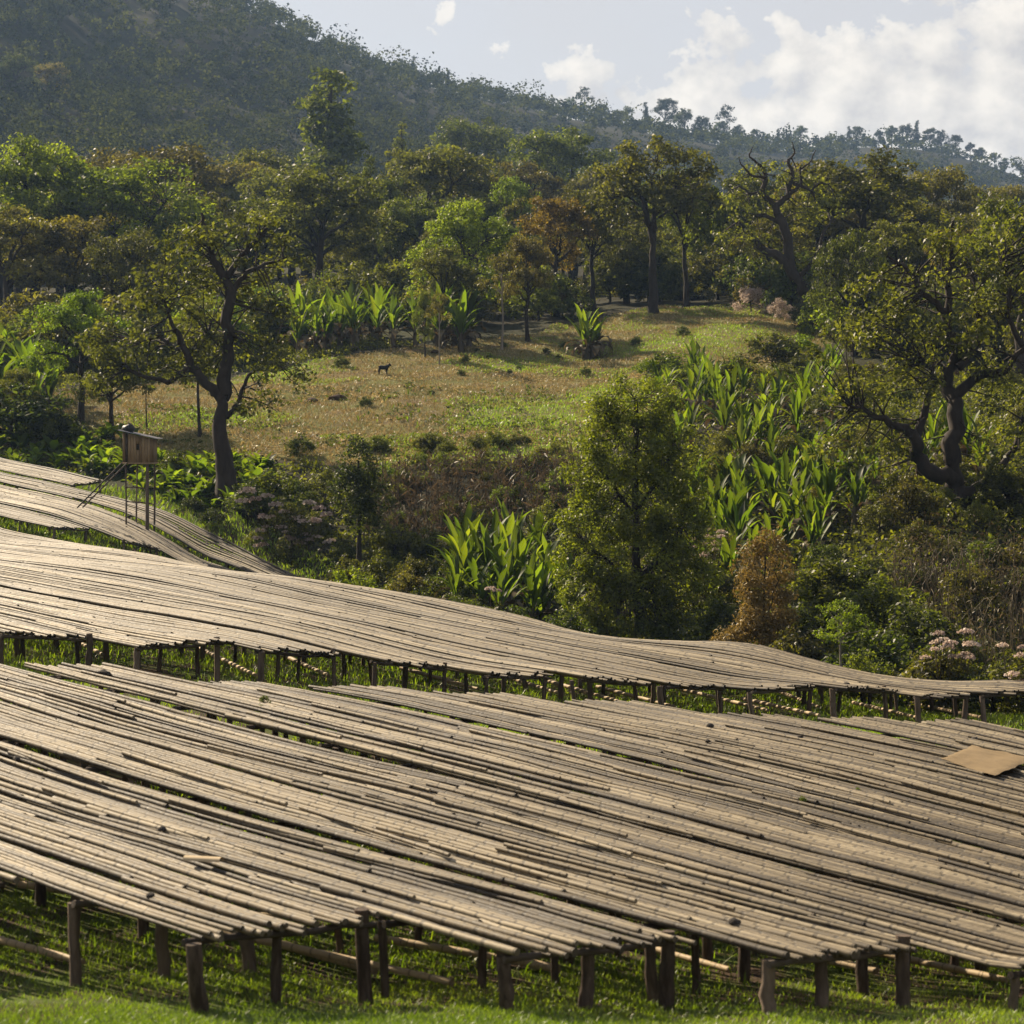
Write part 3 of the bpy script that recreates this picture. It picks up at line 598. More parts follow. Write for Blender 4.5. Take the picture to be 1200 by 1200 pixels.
# ---------------------------------------------------------------- forest behind the meadow: trees one can tell apart
# (x of crown, top y, distance, width factor, kind, leaf, description)
FT = [(385, 84, 330, 1.15, 'tall0', 'green', 'tall layered pale green tree standing high against the shaded hillside'),
      (470, 142, 350, .8, 'conifer', 'green', 'narrow spire shaped conifer in front of the shaded hillside'),
      (655, 144, 360, 1.0, 'broad1', 'green', 'green round crowned tree alone on the lower hillside'),
      (550, 132, 440, .9, 'broad3', 'green', 'small green tree on the shaded lower hillside'),
      (18, 62, 560, 1.0, 'broad2', 'dark', 'dark tree standing on the shaded hill slope'), (60, 70, 570, 1.0, 'broad0', 'brown', 'brownish tree standing on the shaded hill slope'),
      (42, 160, 205, .95, 'lush0', 'lush', 'dense bright green tree with a bare mossy limb at its side'), (190, 160, 250, 1.0, 'broad0', 'brown', 'brownish dome crowned tree behind the bright green tree'),
      (165, 190, 205, 1.25, 'lush1', 'lush', 'wide bright green tree with clumped foliage sloping to one side'), (115, 166, 260, .9, 'broad3', 'brown', 'pale brown tree behind the bright green clumped trees'),
      (270, 182, 280, 1.2, 'broad1', 'brown', 'pale dry brown tree with bare grey limbs'), (310, 176, 300, .9, 'lush1', 'green', 'green rounded tree among pale brown crowns'), (340, 190, 270, 1.0, 'broad2', 'olive', 'pale olive tree at the foot of the shaded hill'),
      (85, 245, 180, 1.0, 'broad1', 'brown', 'large brownish tree over the upper edge of the left banana patch'), (10, 235, 178, 1.0, 'broad2', 'brown', 'brown leaved tree by the dark banana plants'), (150, 262, 172, .85, 'broad3', 'olive', 'olive tree beside the big dark limbed tree'),
      (378, 188, 205, 1.0, 'broad3', 'olive', 'umbrella crowned olive tree with a straight pale trunk'), (430, 185, 240, .5, 'tall1', 'green', 'slim green tree between broad olive crowns'), (455, 205, 235, .6, 'broad2', 'dark', 'dark small crowned tree between broad olive crowns'),
      (465, 240, 215, .5, 'lush0', 'dark', 'round dark green tree above the small banana clump'), (505, 162, 250, 1.0, 'broad1', 'olive', 'tall broad olive tree with a knobbly two part crown'), (548, 180, 255, .7, 'broad0', 'brown', 'brown tinged tree beside the knobbly crowned tree'),
      (548, 232, 180, .85, 'lush0', 'lush', 'glossy bright green tree at the edge of the meadow'), (600, 208, 240, .6, 'lush1', 'lush', 'dark bright green tree behind the rusty trees'), (615, 185, 300, .8, 'broad2', 'brown', 'dull brown flat crowned tree under the far green tree'), (575, 195, 280, .6, 'broad3', 'olive', 'small olive crown behind the glossy green tree'),
      (520, 285, 170, .75, 'broad2', 'olive', 'low loose olive tree at the banana patch edge'), (618, 268, 172, .55, 'broad0', 'brown', 'loose brown leaved tree with a leaning pale trunk'),
      (650, 222, 195, .75, 'broad1', 'rust', 'rusty orange topped tree with slender forked trunks'), (695, 206, 200, .62, 'broad3', 'olive', 'dark slender trunked tree beside the rusty topped tree'),
      (803, 192, 198, .62, 'broad2', 'green', 'slim tree with a dark straight trunk beside the tall umbrella tree'), (845, 218, 225, .7, 'broad0', 'green', 'yellowish green tree behind the twisted dark tree'), (875, 196, 230, .8, 'broad1', 'olive', 'olive crown just behind the twisted dark limbs'),
      (1010, 174, 200, 1.15, 'broad3', 'olive', 'big wide olive tree beside the twisted dark tree'), (960, 185, 215, .8, 'broad2', 'brown', 'brown tinged tree behind the twisted dark tree'), (1098, 186, 240, .75, 'broad0', 'brown', 'flat topped brown tree against the far hill'), (1000, 270, 160, .7, 'lush1', 'green', 'dense leafy green tree under the wide olive tree'),
      (1150, 214, 270, .8, 'broad2', 'brown', 'dull brown dome tree at the wood edge under the far hill'), (1180, 210, 290, .7, 'broad1', 'brown', 'pale brown tree at the wood edge under the far hill'), (1055, 250, 170, .9, 'broad1', 'olive', 'olive tree in the thick growth behind the great gnarled tree'), (1130, 262, 165, .8, 'broad2', 'brown', 'brownish tree in the thick growth behind the great gnarled tree'),
      (1195, 222, 150, .9, 'broad3', 'green', 'green tree rising over the gnarled tree at the wood edge'), (700, 188, 330, .7, 'broad0', 'brown', 'faded brown tree far back in the wood'), (740, 210, 260, .7, 'lush0', 'green', 'green dome tree behind the tall umbrella tree'), (230, 205, 300, .8, 'broad1', 'olive', 'hazy olive tree behind the pale brown tree')]
for px, top, d, wf, kd, lf, lab in FT:
    place_tree('forest_tree', KIND[kd], px, d, lab, 'tree', None, top=top, h0=10.1, leaf=lf, wide=wf * 1.05)
r = np.random.default_rng(910)
sky_px = [-150, 0, 90, 200, 250, 330, 400, 450, 500, 560, 620, 700, 765, 840, 900, 1000, 1060, 1100, 1150, 1200, 1350]
sky_py = [175, 190, 195, 190, 205, 205, 205, 215, 205, 210, 228, 220, 215, 225, 215, 205, 225, 220, 235, 235, 240]
k = 0
for d in (212, 232, 255, 280, 310, 345, 385):
    px = -150 + r.uniform(0, 30)
    while px < 1350:
        top = np.interp(px, sky_px, sky_py) + r.uniform(0, 30) + (15 if d < 260 else 0) * r.uniform(.2, 1.6)
        kd = r.choice(['broad0', 'broad1', 'broad2', 'broad3', 'lush0', 'lush1', 'tall1'], p=[.19, .19, .19, .19, .08, .08, .08]); lf = r.choice(['olive', 'brown', 'green', 'dark'], p=[.38, .27, .22, .13])
        place_tree('forest_tree', KIND[kd], px, d + r.uniform(-9, 9), '%s %s tree at the %s of the wood %s' % ({'olive': 'olive', 'brown': 'browning', 'green': 'green', 'dark': 'dark'}[str(lf)], {'b': 'spreading', 'l': 'domed', 't': 'slender'}[str(kd)[0]], 'front' if d < 240 else ('middle' if d < 300 else 'back'), wood_part(px)), 'tree', 'crowded trees of the wood', top=float(top), h0=10.1, leaf=str(lf), wide=float(r.uniform(.75, 1.15)))
        px += r.uniform(42, 74) * 260 / d
# understorey bushes at the foot of the wood
for k in range(190):
    px = r.uniform(-60, 1260) if k < 130 else r.uniform(-60, 330); d = r.uniform(0, 1)
    base = np.interp(px, [-60, 0, 80, 240, 350, 500, 620, 700, 860, 900, 1000, 1260], [140, 142, 152, 156, 178, 178, 184, 198, 204, 196, 160, 150]); d = base + 28 * d ** 1.3
    lf = str(r.choice(['olive', 'green', 'dark', 'brown', 'lush'], p=[.3, .28, .2, .14, .08]))
    place_tree('wood_edge_bush', KIND['bush%d' % r.integers(3)], px, d, '%s bush at the wood foot %s' % ({'olive': 'olive leafy', 'green': 'green leafy', 'dark': 'dark leafy', 'brown': 'brown leaved', 'lush': 'bright green'}[lf], wood_part(px)), 'bush', 'bushes at the foot of the wood', scale=float(r.uniform(1.2, 2.6)), leaf=lf)

# ---------------------------------------------------------------- trees that stand out
def local(px0, d0):
    x0 = at(px0, d0); z0 = g1(x0, d0) - .1
    def P(px, py, dd=0.0): return (at(px, d0) - x0, dd, zof(py, d0) - z0)
    def LB(px, py, wpx, hpx, dd=0.0, dep=None):
        x, y, z = P(px, py, dd); k = d0 / F; return (x, y, z, wpx * k, (dep or wpx * k), hpx * k)
    return P, LB, (x0, d0, z0)
def hero(name, label, px0, d0, fn, cat='tree', **kw):
    P, LB, loc = local(px0, d0); lobes, trunk, limbs = fn(P, LB)
    a, b = tree_meshes(name, kw.pop('seed'), lobes, trunk, kw.pop('tr'), 5, kw.pop('n_clu'), kw.pop('per'), kw.pop('lsize'), kw.pop('crad'), limbs=limbs, **kw)
    t = thing(name, label, cat, loc); obj('trunk', a, t); obj('crown', b, t); return t

# the big dark limbed tree above the stilt hut
def f_big(P, LB):
    lobes = [LB(285, 268, 42, 26), LB(225, 290, 46, 30, -.8), LB(322, 300, 34, 30, .8), LB(190, 350, 50, 40, -.5), LB(262, 330, 60, 42, 1.0), LB(320, 370, 36, 40), LB(155, 410, 48, 36, -1), LB(205, 430, 50, 38, .8), LB(330, 430, 38, 40, -.6), LB(300, 475, 30, 26, .4), LB(140, 445, 36, 20), LB(250, 400, 50, 40, 1.5), LB(120, 390, 30, 26)]
    trunk = [P(268, 585), P(266, 540), P(264, 490), P(263, 455)]
    limbs = [([P(263, 462), P(258, 430), P(262, 385), P(268, 350), P(262, 318)], .34, .24), ([P(262, 322), P(252, 296), P(244, 270), P(236, 250)], .22, .07), ([P(264, 325), P(282, 300), P(300, 275), P(318, 262)], .20, .06), ([P(270, 345), P(290, 318), P(312, 308), P(336, 302)], .16, .05),
             ([P(264, 470), P(248, 452), P(228, 430, -.3), P(212, 408, -.6), P(208, 388, -.8)], .28, .13), ([P(226, 432, -.3), P(200, 447, -.6), P(175, 440, -.8), P(150, 428, -1)], .17, .05), ([P(212, 410, -.6), P(190, 398, -.8), P(165, 402, -1)], .10, .03), ([P(209, 390, -.8), P(198, 362, -.6), P(188, 340, -.4)], .11, .03), ([P(265, 490), P(282, 470, .4), P(293, 440, .7), P(318, 420, 1)], .16, .04), ([P(266, 470), P(262, 420, 1), P(240, 390, 1.5)], .14, .04)]
    return lobes, trunk, limbs
hero('gnarled_tree', 'big loose leaved tree with dark forking limbs above the stilt hut', 268, 111, f_big, seed=600, tr=.56, n_clu=260, per=42, lsize=.25, crad=.66, flat=.7, leaf='olive', shell=.25, gap=.14)
# great twisted tree on the gully side
def f_right(P, LB):
    lobes = [LB(1000, 400, 60, 44, -1), LB(1060, 350, 60, 40, 1), LB(1130, 300, 60, 44, .5), LB(1180, 360, 50, 60, -.5), LB(990, 470, 52, 40, .5), LB(1050, 450, 60, 50, -1), LB(1130, 420, 60, 50, 1.5), LB(1190, 460, 50, 50), LB(1020, 540, 46, 30, -1), LB(965, 520, 26, 34), LB(1090, 390, 60, 40), LB(1215, 290, 50, 50, 1), LB(1060, 520, 40, 30), LB(1170, 520, 40, 36, -1)]
    trunk = [P(1122, 592), P(1118, 570), P(1116, 545), P(1118, 525)]
    limbs = [([P(1117, 560), P(1085, 545, -.3), P(1072, 515, -.6), P(1060, 500, -.8), P(1030, 490, -1), P(995, 478, -1)], .34, .07), ([P(1072, 516, -.6), P(1082, 475, -.8), P(1088, 445, -1), P(1078, 425, -1)], .18, .05), ([P(1117, 540), P(1120, 500, .2), P(1117, 460, .4), P(1130, 425, .5), P(1120, 395, .6), P(1110, 360, .6)], .36, .12), ([P(1122, 462, .4), P(1150, 442, .3), P(1180, 428, .2), P(1200, 408)], .22, .09), ([P(1126, 430, .5), P(1150, 400, .8), P(1158, 370, 1), P(1150, 340, 1.2)], .18, .06), ([P(1112, 365, .6), P(1080, 345, .4), P(1058, 310, .2), P(1040, 300)], .14, .04), ([P(1116, 370, .6), P(1114, 320, .8), P(1125, 275, 1), P(1122, 255, 1)], .15, .05), ([P(1126, 580), P(1160, 560, -.4), P(1185, 580, -.6), P(1215, 610, -.8)], .30, .20), ([P(1160, 562, -.4), P(1190, 520, -.2), P(1210, 470)], .16, .06), ([P(1200, 408), P(1185, 370), P(1190, 330), P(1175, 300)], .12, .04)]
    return lobes, trunk, limbs
hero('gnarled_tree', 'great spreading tree with thick twisted mossy limbs on the gully side', 1122, 98, f_right, seed=601, tr=.55, n_clu=300, per=42, lsize=.22, crad=.60, flat=.75, leaf='olive', shell=.2, gap=.15, bark=BARK, thick=1.15)
# twisted dark tree at the top corner of the meadow
def f_twist(P, LB):
    lobes = [LB(885, 240, 34, 26, 1), LB(935, 225, 34, 22, 1.5), LB(905, 200, 40, 16, 2), LB(960, 215, 24, 20, 1), LB(860, 225, 22, 20, 1), LB(870, 280, 30, 26), LB(965, 250, 30, 26, .5), LB(900, 300, 26, 22, 1), LB(955, 320, 24, 28, 1)]
    trunk = [P(950, 382), P(948, 360), P(940, 338), P(930, 322)]
    limbs = [([P(932, 325), P(915, 300), P(898, 292), P(885, 282), P(878, 275)], .40, .18), ([P(928, 318), P(922, 285), P(915, 260), P(908, 240)], .42, .26), ([P(908, 242), P(893, 225), P(897, 205), P(888, 192)], .24, .10), ([P(912, 240), P(925, 228), P(930, 205), P(924, 186)], .24, .10), ([P(926, 226), P(940, 214), P(938, 196)], .14, .07), ([P(915, 262), P(895, 252), P(878, 250)], .18, .08), ([P(897, 208), P(880, 206), P(872, 196), P(866, 184)], .12, .03), ([P(888, 192), P(878, 184), P(882, 172)], .09, .03), ([P(924, 188), P(932, 178), P(928, 166)], .09, .03), ([P(938, 198), P(950, 190), P(956, 176)], .08, .03), ([P(930, 215), P(950, 222), P(962, 212), P(972, 215)], .13, .04), ([P(893, 226), P(878, 226), P(868, 216), P(858, 222)], .12, .03), ([P(885, 282), P(872, 272), P(866, 256)], .12, .03), ([P(935, 325), P(955, 300), P(962, 275), P(975, 260)], .20, .05)]
    return lobes, trunk, limbs
hero('gnarled_tree', 'twisted tree with bare dark shaggy limbs at the top corner of the meadow', 950, 178, f_twist, seed=602, tr=.75, n_clu=95, per=46, lsize=.28, crad=.8, leaf='olive', shell=.3, bark=BARK, thick=1.1)
# tall umbrella tree on the meadow's top edge
def f_umb(P, LB):
    lobes = [LB(765, 180, 46, 18), LB(725, 205, 34, 22, -1), LB(808, 200, 34, 22, 1), LB(760, 215, 50, 26, 1.5), LB(712, 240, 24, 18), LB(825, 232, 24, 20), LB(770, 240, 40, 20, -2), LB(735, 262, 24, 12)]
    trunk = [P(767, 374), P(766, 340), P(765, 300), P(765, 275)]
    limbs = [([P(765, 285), P(757, 262), P(748, 240), P(742, 225), P(738, 205)], .32, .10), ([P(766, 280), P(772, 255), P(780, 232), P(792, 215)], .26, .08), ([P(765, 280), P(762, 250), P(765, 215), P(770, 190)], .16, .06), ([P(772, 255), P(795, 238), P(815, 230)], .12, .04), ([P(748, 240), P(730, 228), P(715, 232)], .12, .04)]
    return lobes, trunk, limbs
hero('umbrella_tree', 'tall umbrella crowned tree with a forked dark trunk on the meadow top edge', 767, 190, f_umb, seed=603, tr=.48, n_clu=150, per=58, lsize=.34, crad=.85, flat=.6, leaf='olive', shell=.4)
# feathery green tree beside the drying tables
def f_fea(P, LB):
    lobes = [LB(745, 472, 44, 34), LB(712, 490, 30, 28, -.3), LB(780, 500, 34, 34, .3), LB(742, 525, 56, 46), LB(690, 545, 30, 30, -.4), LB(795, 560, 38, 44, .4), LB(740, 590, 66, 50), LB(695, 620, 40, 40, -.4), LB(795, 630, 44, 46, .3), LB(745, 660, 70, 50, -.3), LB(675, 665, 26, 30), LB(800, 700, 48, 50, .2), LB(735, 715, 66, 44), LB(690, 700, 40, 36, -.5), LB(740, 755, 70, 30), LB(790, 750, 44, 30), LB(695, 745, 40, 26)]
    trunk = [P(748, 770), P(746, 700), P(744, 600), P(745, 470)]
    limbs = [([P(746, 700), P(705, 650, -.2), P(685, 640, -.3)], .10, .03), ([P(746, 680), P(790, 630), P(805, 600)], .10, .03), ([P(745, 610), P(710, 560), P(695, 540)], .08, .02), ([P(745, 600), P(780, 550), P(790, 520)], .08, .02), ([P(745, 540), P(720, 505), P(712, 485)], .06, .02)]
    return lobes, trunk, limbs
hero('feathery_tree', 'bushy feathery green tree growing close behind the drying tables', 748, 82, f_fea, seed=604, tr=.22, n_clu=900, per=95, lsize=.14, crad=.36, flat=.9, leaf='feather', shell=.75, cut=-.95, aspect=.38, twig=True)
def f_dk(P, LB):
    return [LB(420, 545, 22, 30), LB(412, 575, 22, 28, -.3), LB(432, 580, 22, 30, .3), LB(420, 605, 24, 24)], [P(420, 665), P(421, 610), P(420, 540)], [([P(421, 610), P(410, 580)], .05, .02), ([P(421, 610), P(434, 575)], .05, .02)]
hero('small_tree', 'small dense dark green tree at the gully edge beside the flowering bush', 420, 96, f_dk, seed=605, tr=.12, n_clu=120, per=60, lsize=.13, crad=.34, flat=.9, leaf='dark', shell=.6, cut=-.95, twig=False)
# lesser trees in the open
def small(px, d, top, kd, lf, lab, wf=1.0, bark=None):
    t = place_tree('small_tree', KIND[kd], px, d, lab, 'tree', None, top=top, h0=10.1, leaf=lf, wide=wf)
    for ch in t.children:
        if bark and ch.name.startswith('trunk'): ch.material_slots[0].link = 'OBJECT'; ch.material_slots[0].material = bark
    return t
small(95, 132, 335, 'broad2', 'lush', 'yellow green small tree on the near edge of the shaded clearing', .85)
small(130, 127, 395, 'broad0', 'olive', 'low olive tree behind the stilt hut', .85)
small(234, 126, 330, 'sparse', 'olive', 'slim tree with a straight dark trunk behind the forked tree', .7)
small(172, 130, 395, 'sparse', 'green', 'thin vine wrapped tree behind the hut roof', .5)
small(588, 166, 285, 'sparse', 'brown', 'slender tree with a leaning pale trunk standing in the meadow', .7, BARK_PALE)
small(515, 157, 335, 'sparse', 'brown', 'thin pale stemmed tree at the corner of the banana patch', .55, BARK_PALE)
small(540, 168, 340, 'sparse', 'brown', 'short leaning tree at the end of the banana patch', .6, BARK_PALE)
small(498, 160, 338, 'lush0', 'green', 'small round green tree at the corner of the banana patch', .35)
small(20, 128, 425, 'broad1', 'green', 'leafy green tree overhanging the upper block of tables', .7)
small(55, 138, 400, 'broad3', 'green', 'green tree at the shaded edge of the clearing', .8)
small(985, 66.5, 690, 'sparse', 'lush', 'small glossy leaved tree with a pale forked stem behind the tables', .95, BARK_PALE)
# orange-brown feathery bamboo like bush
def f_or(P, LB):
    return [LB(900, 640, 18, 22), LB(912, 665, 16, 24, .2), LB(884, 690, 22, 28), LB(908, 712, 22, 28, .2), LB(880, 730, 22, 24), LB(920, 735, 16, 22), LB(875, 660, 14, 18, -.3), LB(865, 745, 22, 14), LB(905, 740, 26, 22), LB(845, 755, 18, 12)], [P(893, 800), P(895, 740), P(897, 650)], [([P(894, 780), P(880, 700), P(875, 650)], .03, .01), ([P(894, 780), P(905, 700), P(912, 650)], .03, .01)]
hero('feathery_bush', 'orange brown feathery bush behind the table edge', 893, 71, f_or, cat='bush', seed=606, tr=.06, n_clu=210, per=75, lsize=.12, crad=.26, flat=1.0, leaf='orange', shell=.3, cut=-.95, aspect=.3, twig=False)

# ---------------------------------------------------------------- gully shrubs and bushes
r = np.random.default_rng(920)
GULLY = [  # px, top py, distance, kind, leaf, width factor, label
    (250, 600, 107, 'bush0', 'dark', 1.3, 'low dark rounded bush below the forked tree'), (225, 588, 109, 'bush1', 'dark', 1.2, 'dark bush between the forked tree and the upper tables'), (300, 628, 105, 'bush2', 'green', 1.0, 'leafy bush at the edge of the upper tables'),
    (330, 612, 108, 'shrub0', 'olive', 1.1, 'olive shrub under the pale flower heads'), (368, 615, 107, 'shrub1', 'green', 1.0, 'green shrub under the pale flower heads'), (350, 505, 121, 'bush1', 'dark', 1.3, 'dark green round bush on the lower edge of the meadow'), (410, 655, 86, 'bush0', 'lush', 1.0, 'bright green bush peeping over the middle tables'), (450, 635, 93, 'shrub0', 'green', 1.0, 'green shrub beside the small dark tree'), (485, 640, 91, 'shrub1', 'olive', 1.0, 'olive shrub below the stubble terrace'), (520, 655, 88, 'bush2', 'dark', 1.1, 'dark bush below the stubble terrace'), (460, 600, 101, 'bush1', 'green', 1.0, 'leafy bush at the foot of the stubble terrace'), (500, 610, 101, 'bush0', 'olive', 1.0, 'olive bush at the foot of the stubble terrace'), (540, 690, 79, 'bush1', 'dark', 1.0, 'dark weeds bush behind the middle tables'), (600, 700, 79, 'bush2', 'dark', 1.2, 'low dark bush in front of the banana clump'), (660, 705, 78, 'bush0', 'dark', 1.2, 'low dark bush beside the feathery tree'), (840, 690, 78, 'shrub0', 'dark', 1.2, 'dark shrub beside the feathery tree'), (820, 640, 88, 'shrub1', 'brown', 1.0, 'brown seeding shrub beside the feathery tree'), (845, 610, 92, 'shrub0', 'olive', 1.0, 'olive shrub below the tall banana leaves'),
    (930, 690, 73, 'shrub1', 'dark', 1.1, 'dark shrub between orange bush and pale stemmed tree'), (960, 640, 80, 'shrub0', 'green', 1.3, 'green leafy shrub above the pale stemmed tree'), (1000, 635, 80, 'shrub1', 'dark', 1.2, 'dark green shrub above the pale stemmed tree'), (1040, 660, 76, 'shrub0', 'green', 1.2, 'leafy shrub below the great twisted tree'), (1075, 690, 72, 'shrub1', 'dark', 1.2, 'dark shrub below the hanging dry stalks'), (940, 720, 69, 'bush1', 'brown', 1.0, 'brown leaved bush beside the pale stemmed tree'), (1030, 725, 67, 'bush2', 'dark', 1.2, 'dark bush at the foot of the gully bank'), (1100, 745, 64, 'bush0', 'olive', 1.2, 'olive bush under the pale seed heads'), (1165, 760, 62, 'bush1', 'dark', 1.3, 'dark bush at the end of the middle tables'), (1010, 750, 63, 'bush0', 'green', .9, 'low green bush behind the table edge'),
    (1140, 650, 80, 'shrub1', 'brown', 1.1, 'brown dry shrub under the twisted tree'), (1190, 620, 84, 'shrub0', 'brown', 1.2, 'tall dry shrub tangled with stalks'), (1080, 600, 88, 'shrub0', 'olive', 1.2, 'olive shrub under the lowest twisted limb'), (1030, 580, 93, 'shrub1', 'olive', 1.2, 'olive shrub beside the lowest twisted limb'), (960, 560, 98, 'shrub0', 'brown', 1.2, 'brownish shrub between the banana groups'), (920, 500, 112, 'shrub1', 'olive', 1.4, 'olive shrub in the middle of the banana slope'), (880, 510, 110, 'shrub0', 'brown', 1.2, 'brown shrub in the middle of the banana slope'), (840, 520, 106, 'shrub1', 'olive', 1.1, 'olive shrub by the small grass ledge'), (960, 455, 124, 'shrub0', 'green', 1.5, 'green shrub at the top of the banana slope'), (905, 380, 150, 'bush1', 'green', 1.3, 'leafy bush above the banana slope'), (935, 385, 158, 'bush2', 'lush', 1.3, 'pale green bush beside the twisted dark trunk'), (860, 410, 140, 'bush0', 'green', 1.5, 'green bush at the meadow corner'), (790, 405, 146, 'bush2', 'lush', 1.7, 'wide leafy green bush on the meadow edge'), (815, 420, 140, 'bush1', 'green', 1.5, 'leafy bush on the meadow edge by the bananas'), (760, 415, 150, 'bush0', 'lush', 1.3, 'low leafy bush on the meadow edge'), (915, 345, 185, 'shrub0', 'flower', 1.2, 'whitish flowering shrub left of the twisted trunk'), (880, 330, 192, 'shrub1', 'flower', 1.3, 'pale flowering shrub under the wood edge'), (985, 350, 170, 'shrub0', 'brown', 1.3, 'dull pink brown shrub behind the twisted trunk'), (1020, 345, 160, 'shrub1', 'olive', 1.3, 'olive shrub behind the great twisted tree'), (1060, 560, 96, 'bush2', 'olive', 1.4, 'low olive bush at the twisted tree foot'), (1180, 540, 97, 'shrub1', 'olive', 1.3, 'olive shrub beside the great twisted trunk'),
    (15, 440, 126, 'bush0', 'dark', 1.6, 'dark bush by the upper tables'), (60, 470, 125, 'bush2', 'green', 1.1, 'green bush among the broad leaved plants'), (205, 520, 116, 'bush0', 'green', .9, 'green bush behind the hut legs'), (380, 540, 112, 'shrub0', 'olive', 1.0, 'olive shrub below the meadow edge'), (320, 540, 110, 'bush1', 'green', 1.1, 'leafy bush beside the forked trunk'), (295, 555, 108, 'bush2', 'dark', 1.1, 'dark bush at the foot of the forked trunk')]
for px, top, d, kd, lf, wf, lab in GULLY:
    h0 = 2.25 if kd.startswith('bush') else 3.4
    z = g1(at(px, d), d); sc = (zof(top, d) - z) / h0
    place_tree('leafy_bush', KIND[kd], px, d, lab, 'bush', None, scale=float(np.clip(sc, .45, 2.6)), leaf=lf, wide=wf)
for k in range(170):   # lesser bushes filling the gully
    px = r.uniform(-40, 1260); lo = np.interp(px, [-40, 0, 140, 380, 410, 600, 880, 1200, 1260], [123, 122, 118, 105, 88, 77, 69, 62, 61]); hi = np.interp(px, [-40, 90, 330, 420, 700, 760, 850, 930, 1260], [126, 122, 117, 103, 103, 118, 130, 150, 150])
    d = lo + (hi - lo) * r.uniform(0, 1); lf = str(r.choice(['olive', 'green', 'dark', 'brown', 'dead'], p=[.3, .26, .26, .12, .06])); kd = str(r.choice(['bush0', 'bush1', 'bush2', 'shrub0', 'shrub1'])); sc = r.uniform(.4, .85)
    near = np.interp(d - lo, [0, 8], [.45, 1.0])
    if px < 345 and r.random() < .75: continue
    place_tree('undergrowth_bush', KIND[kd], px, d, '%s undergrowth %s in the gully %s' % ({'olive': 'olive', 'green': 'green', 'dark': 'dark', 'brown': 'brown', 'dead': 'withered'}[lf], 'shrub' if kd[0] == 's' else 'bush', gully_part(px)), 'bush', 'undergrowth in the gully', scale=float(sc * near), leaf=lf)

# ---------------------------------------------------------------- false banana (enset) plants
def leaf_blade(seed, ln, wd, arch, mat, ragged=.1):
    r = np.random.default_rng(seed); mb = MB(); n = 10; t = np.linspace(0, 1, n)
    a = arch * t ** 2; cz = np.concatenate([[0], np.cumsum(np.cos((a[1:] + a[:-1]) / 2)) * ln / (n - 1)]); cy = np.concatenate([[0], np.cumsum(np.sin((a[1:] + a[:-1]) / 2)) * ln / (n - 1)])
    w = wd * np.interp(t, [0, .12, .3, .55, .8, .93, 1], [.10, .16, .75, 1.0, .85, .45, .03]) * (1 + r.normal(0, ragged * 1.6, n))
    sw = np.cumsum(r.normal(0, .012 * ln, n))
    mid = np.stack([sw, cy, cz], 1); fold = .34 * w
    V = np.concatenate([mid + np.stack([-w / 2, np.zeros(n) - fold * .5, fold * .25], 1), mid, mid + np.stack([w / 2, np.zeros(n) - fold * .5, fold * .25], 1)])
    i = np.arange(n - 1); q = np.concatenate([np.stack([i, i + n, i + n + 1, i + 1], 1), np.stack([i + n, i + 2 * n, i + 2 * n + 1, i + n + 1], 1)])
    mb.add(V, q, tint=np.tile(np.clip(r.uniform(.15, .65) + .15 * (t - .5), 0, 1), 3)); return mb.mesh('leaf', mat, True)
EL = [leaf_blade(700 + k, 1.75, .22, (.2, .5, .9, 1.5, .3, .7)[k], LEAF['enset']) for k in range(6)]
ED = [leaf_blade(720 + k, 1.5, .30, 2.6, LEAF['dead'], .25) for k in range(3)]
mb = MB(); z = np.linspace(0, 1, 6); tube(mb, np.stack([0 * z, 0 * z, z], 1), .16 * (1 - .45 * z), 8, False, tint=.4); ESTEM = mb.mesh('stem', LEAF['dead'], True)
def enset(px, d, label, group, scale, seed, parts=True, n=10, dead=4):
    r = np.random.default_rng(seed); x = at(px, d); z = g1(x, d)
    t = thing('banana_plant', label, 'banana plant', (x, d, z - .05), r.uniform(0, 6.28), group, scale)
    obj('stem', ESTEM, t)
    acc = MB() if not parts else None
    for k in range(n + dead):
        isd = k >= n; az_ = k * 2.4 + r.uniform(-.5, .5); tilt = (.08 + .55 * (k / n) ** 1.4 + r.uniform(-.12, .18)) if not isd else r.uniform(.5, 1.1)
        me = ED[r.integers(3)] if isd else EL[r.integers(6)]
        s_ = r.uniform(.6, 1.2) * (1.12 - .25 * k / n if not isd else 1); zz = (.95 - .35 * k / n) if not isd else r.uniform(.35, .7)
        Mx = Matrix.Translation((0, 0, zz)) @ Matrix.Rotation(az_, 4, 'Z') @ Matrix.Rotation(-tilt, 4, 'X') @ Matrix.Scale(s_, 4)
        if parts: o = obj('leaf', me, t); o.matrix_local = Mx
        else:
            V = np.empty(len(me.vertices) * 3); me.vertices.foreach_get('co', V); V = V.reshape(-1, 3); Mn = np.array(Mx); V = V @ Mn[:3, :3].T + Mn[:3, 3]
            q = np.array([p.vertices[:] for p in me.polygons]); tv = np.empty(len(me.vertices)); me.attributes['tint'].data.foreach_get('value', tv)
            acc.add(V, q, tint=tv + (0 if not isd else 0))
    return t
FARE = []
def far_enset(px, d, label, group, scale, seed, base):
    x = at(px, d); t = thing('banana_plant', label, 'banana plant', (x, d, g1(x, d) - .05), seed * 1.7 % 6.28, group, scale)
    for ch in base.children: c2 = ch.copy(); COL.objects.link(c2); c2.parent = t
    return t
def patch(n, pxr, dr, label, group, sc, seed, nl=13, dead=4):
    r = np.random.default_rng(seed); base = []
    for k in range(n):
        px = r.uniform(*pxr); d = r.uniform(*dr); s_ = float(r.uniform(*sc))
        if k < 4: base.append(enset(px, d, label, group, s_, seed * 31 + k, True, nl, dead))
        else: far_enset(px, d, label, group, s_, seed + k, base[k % 4])
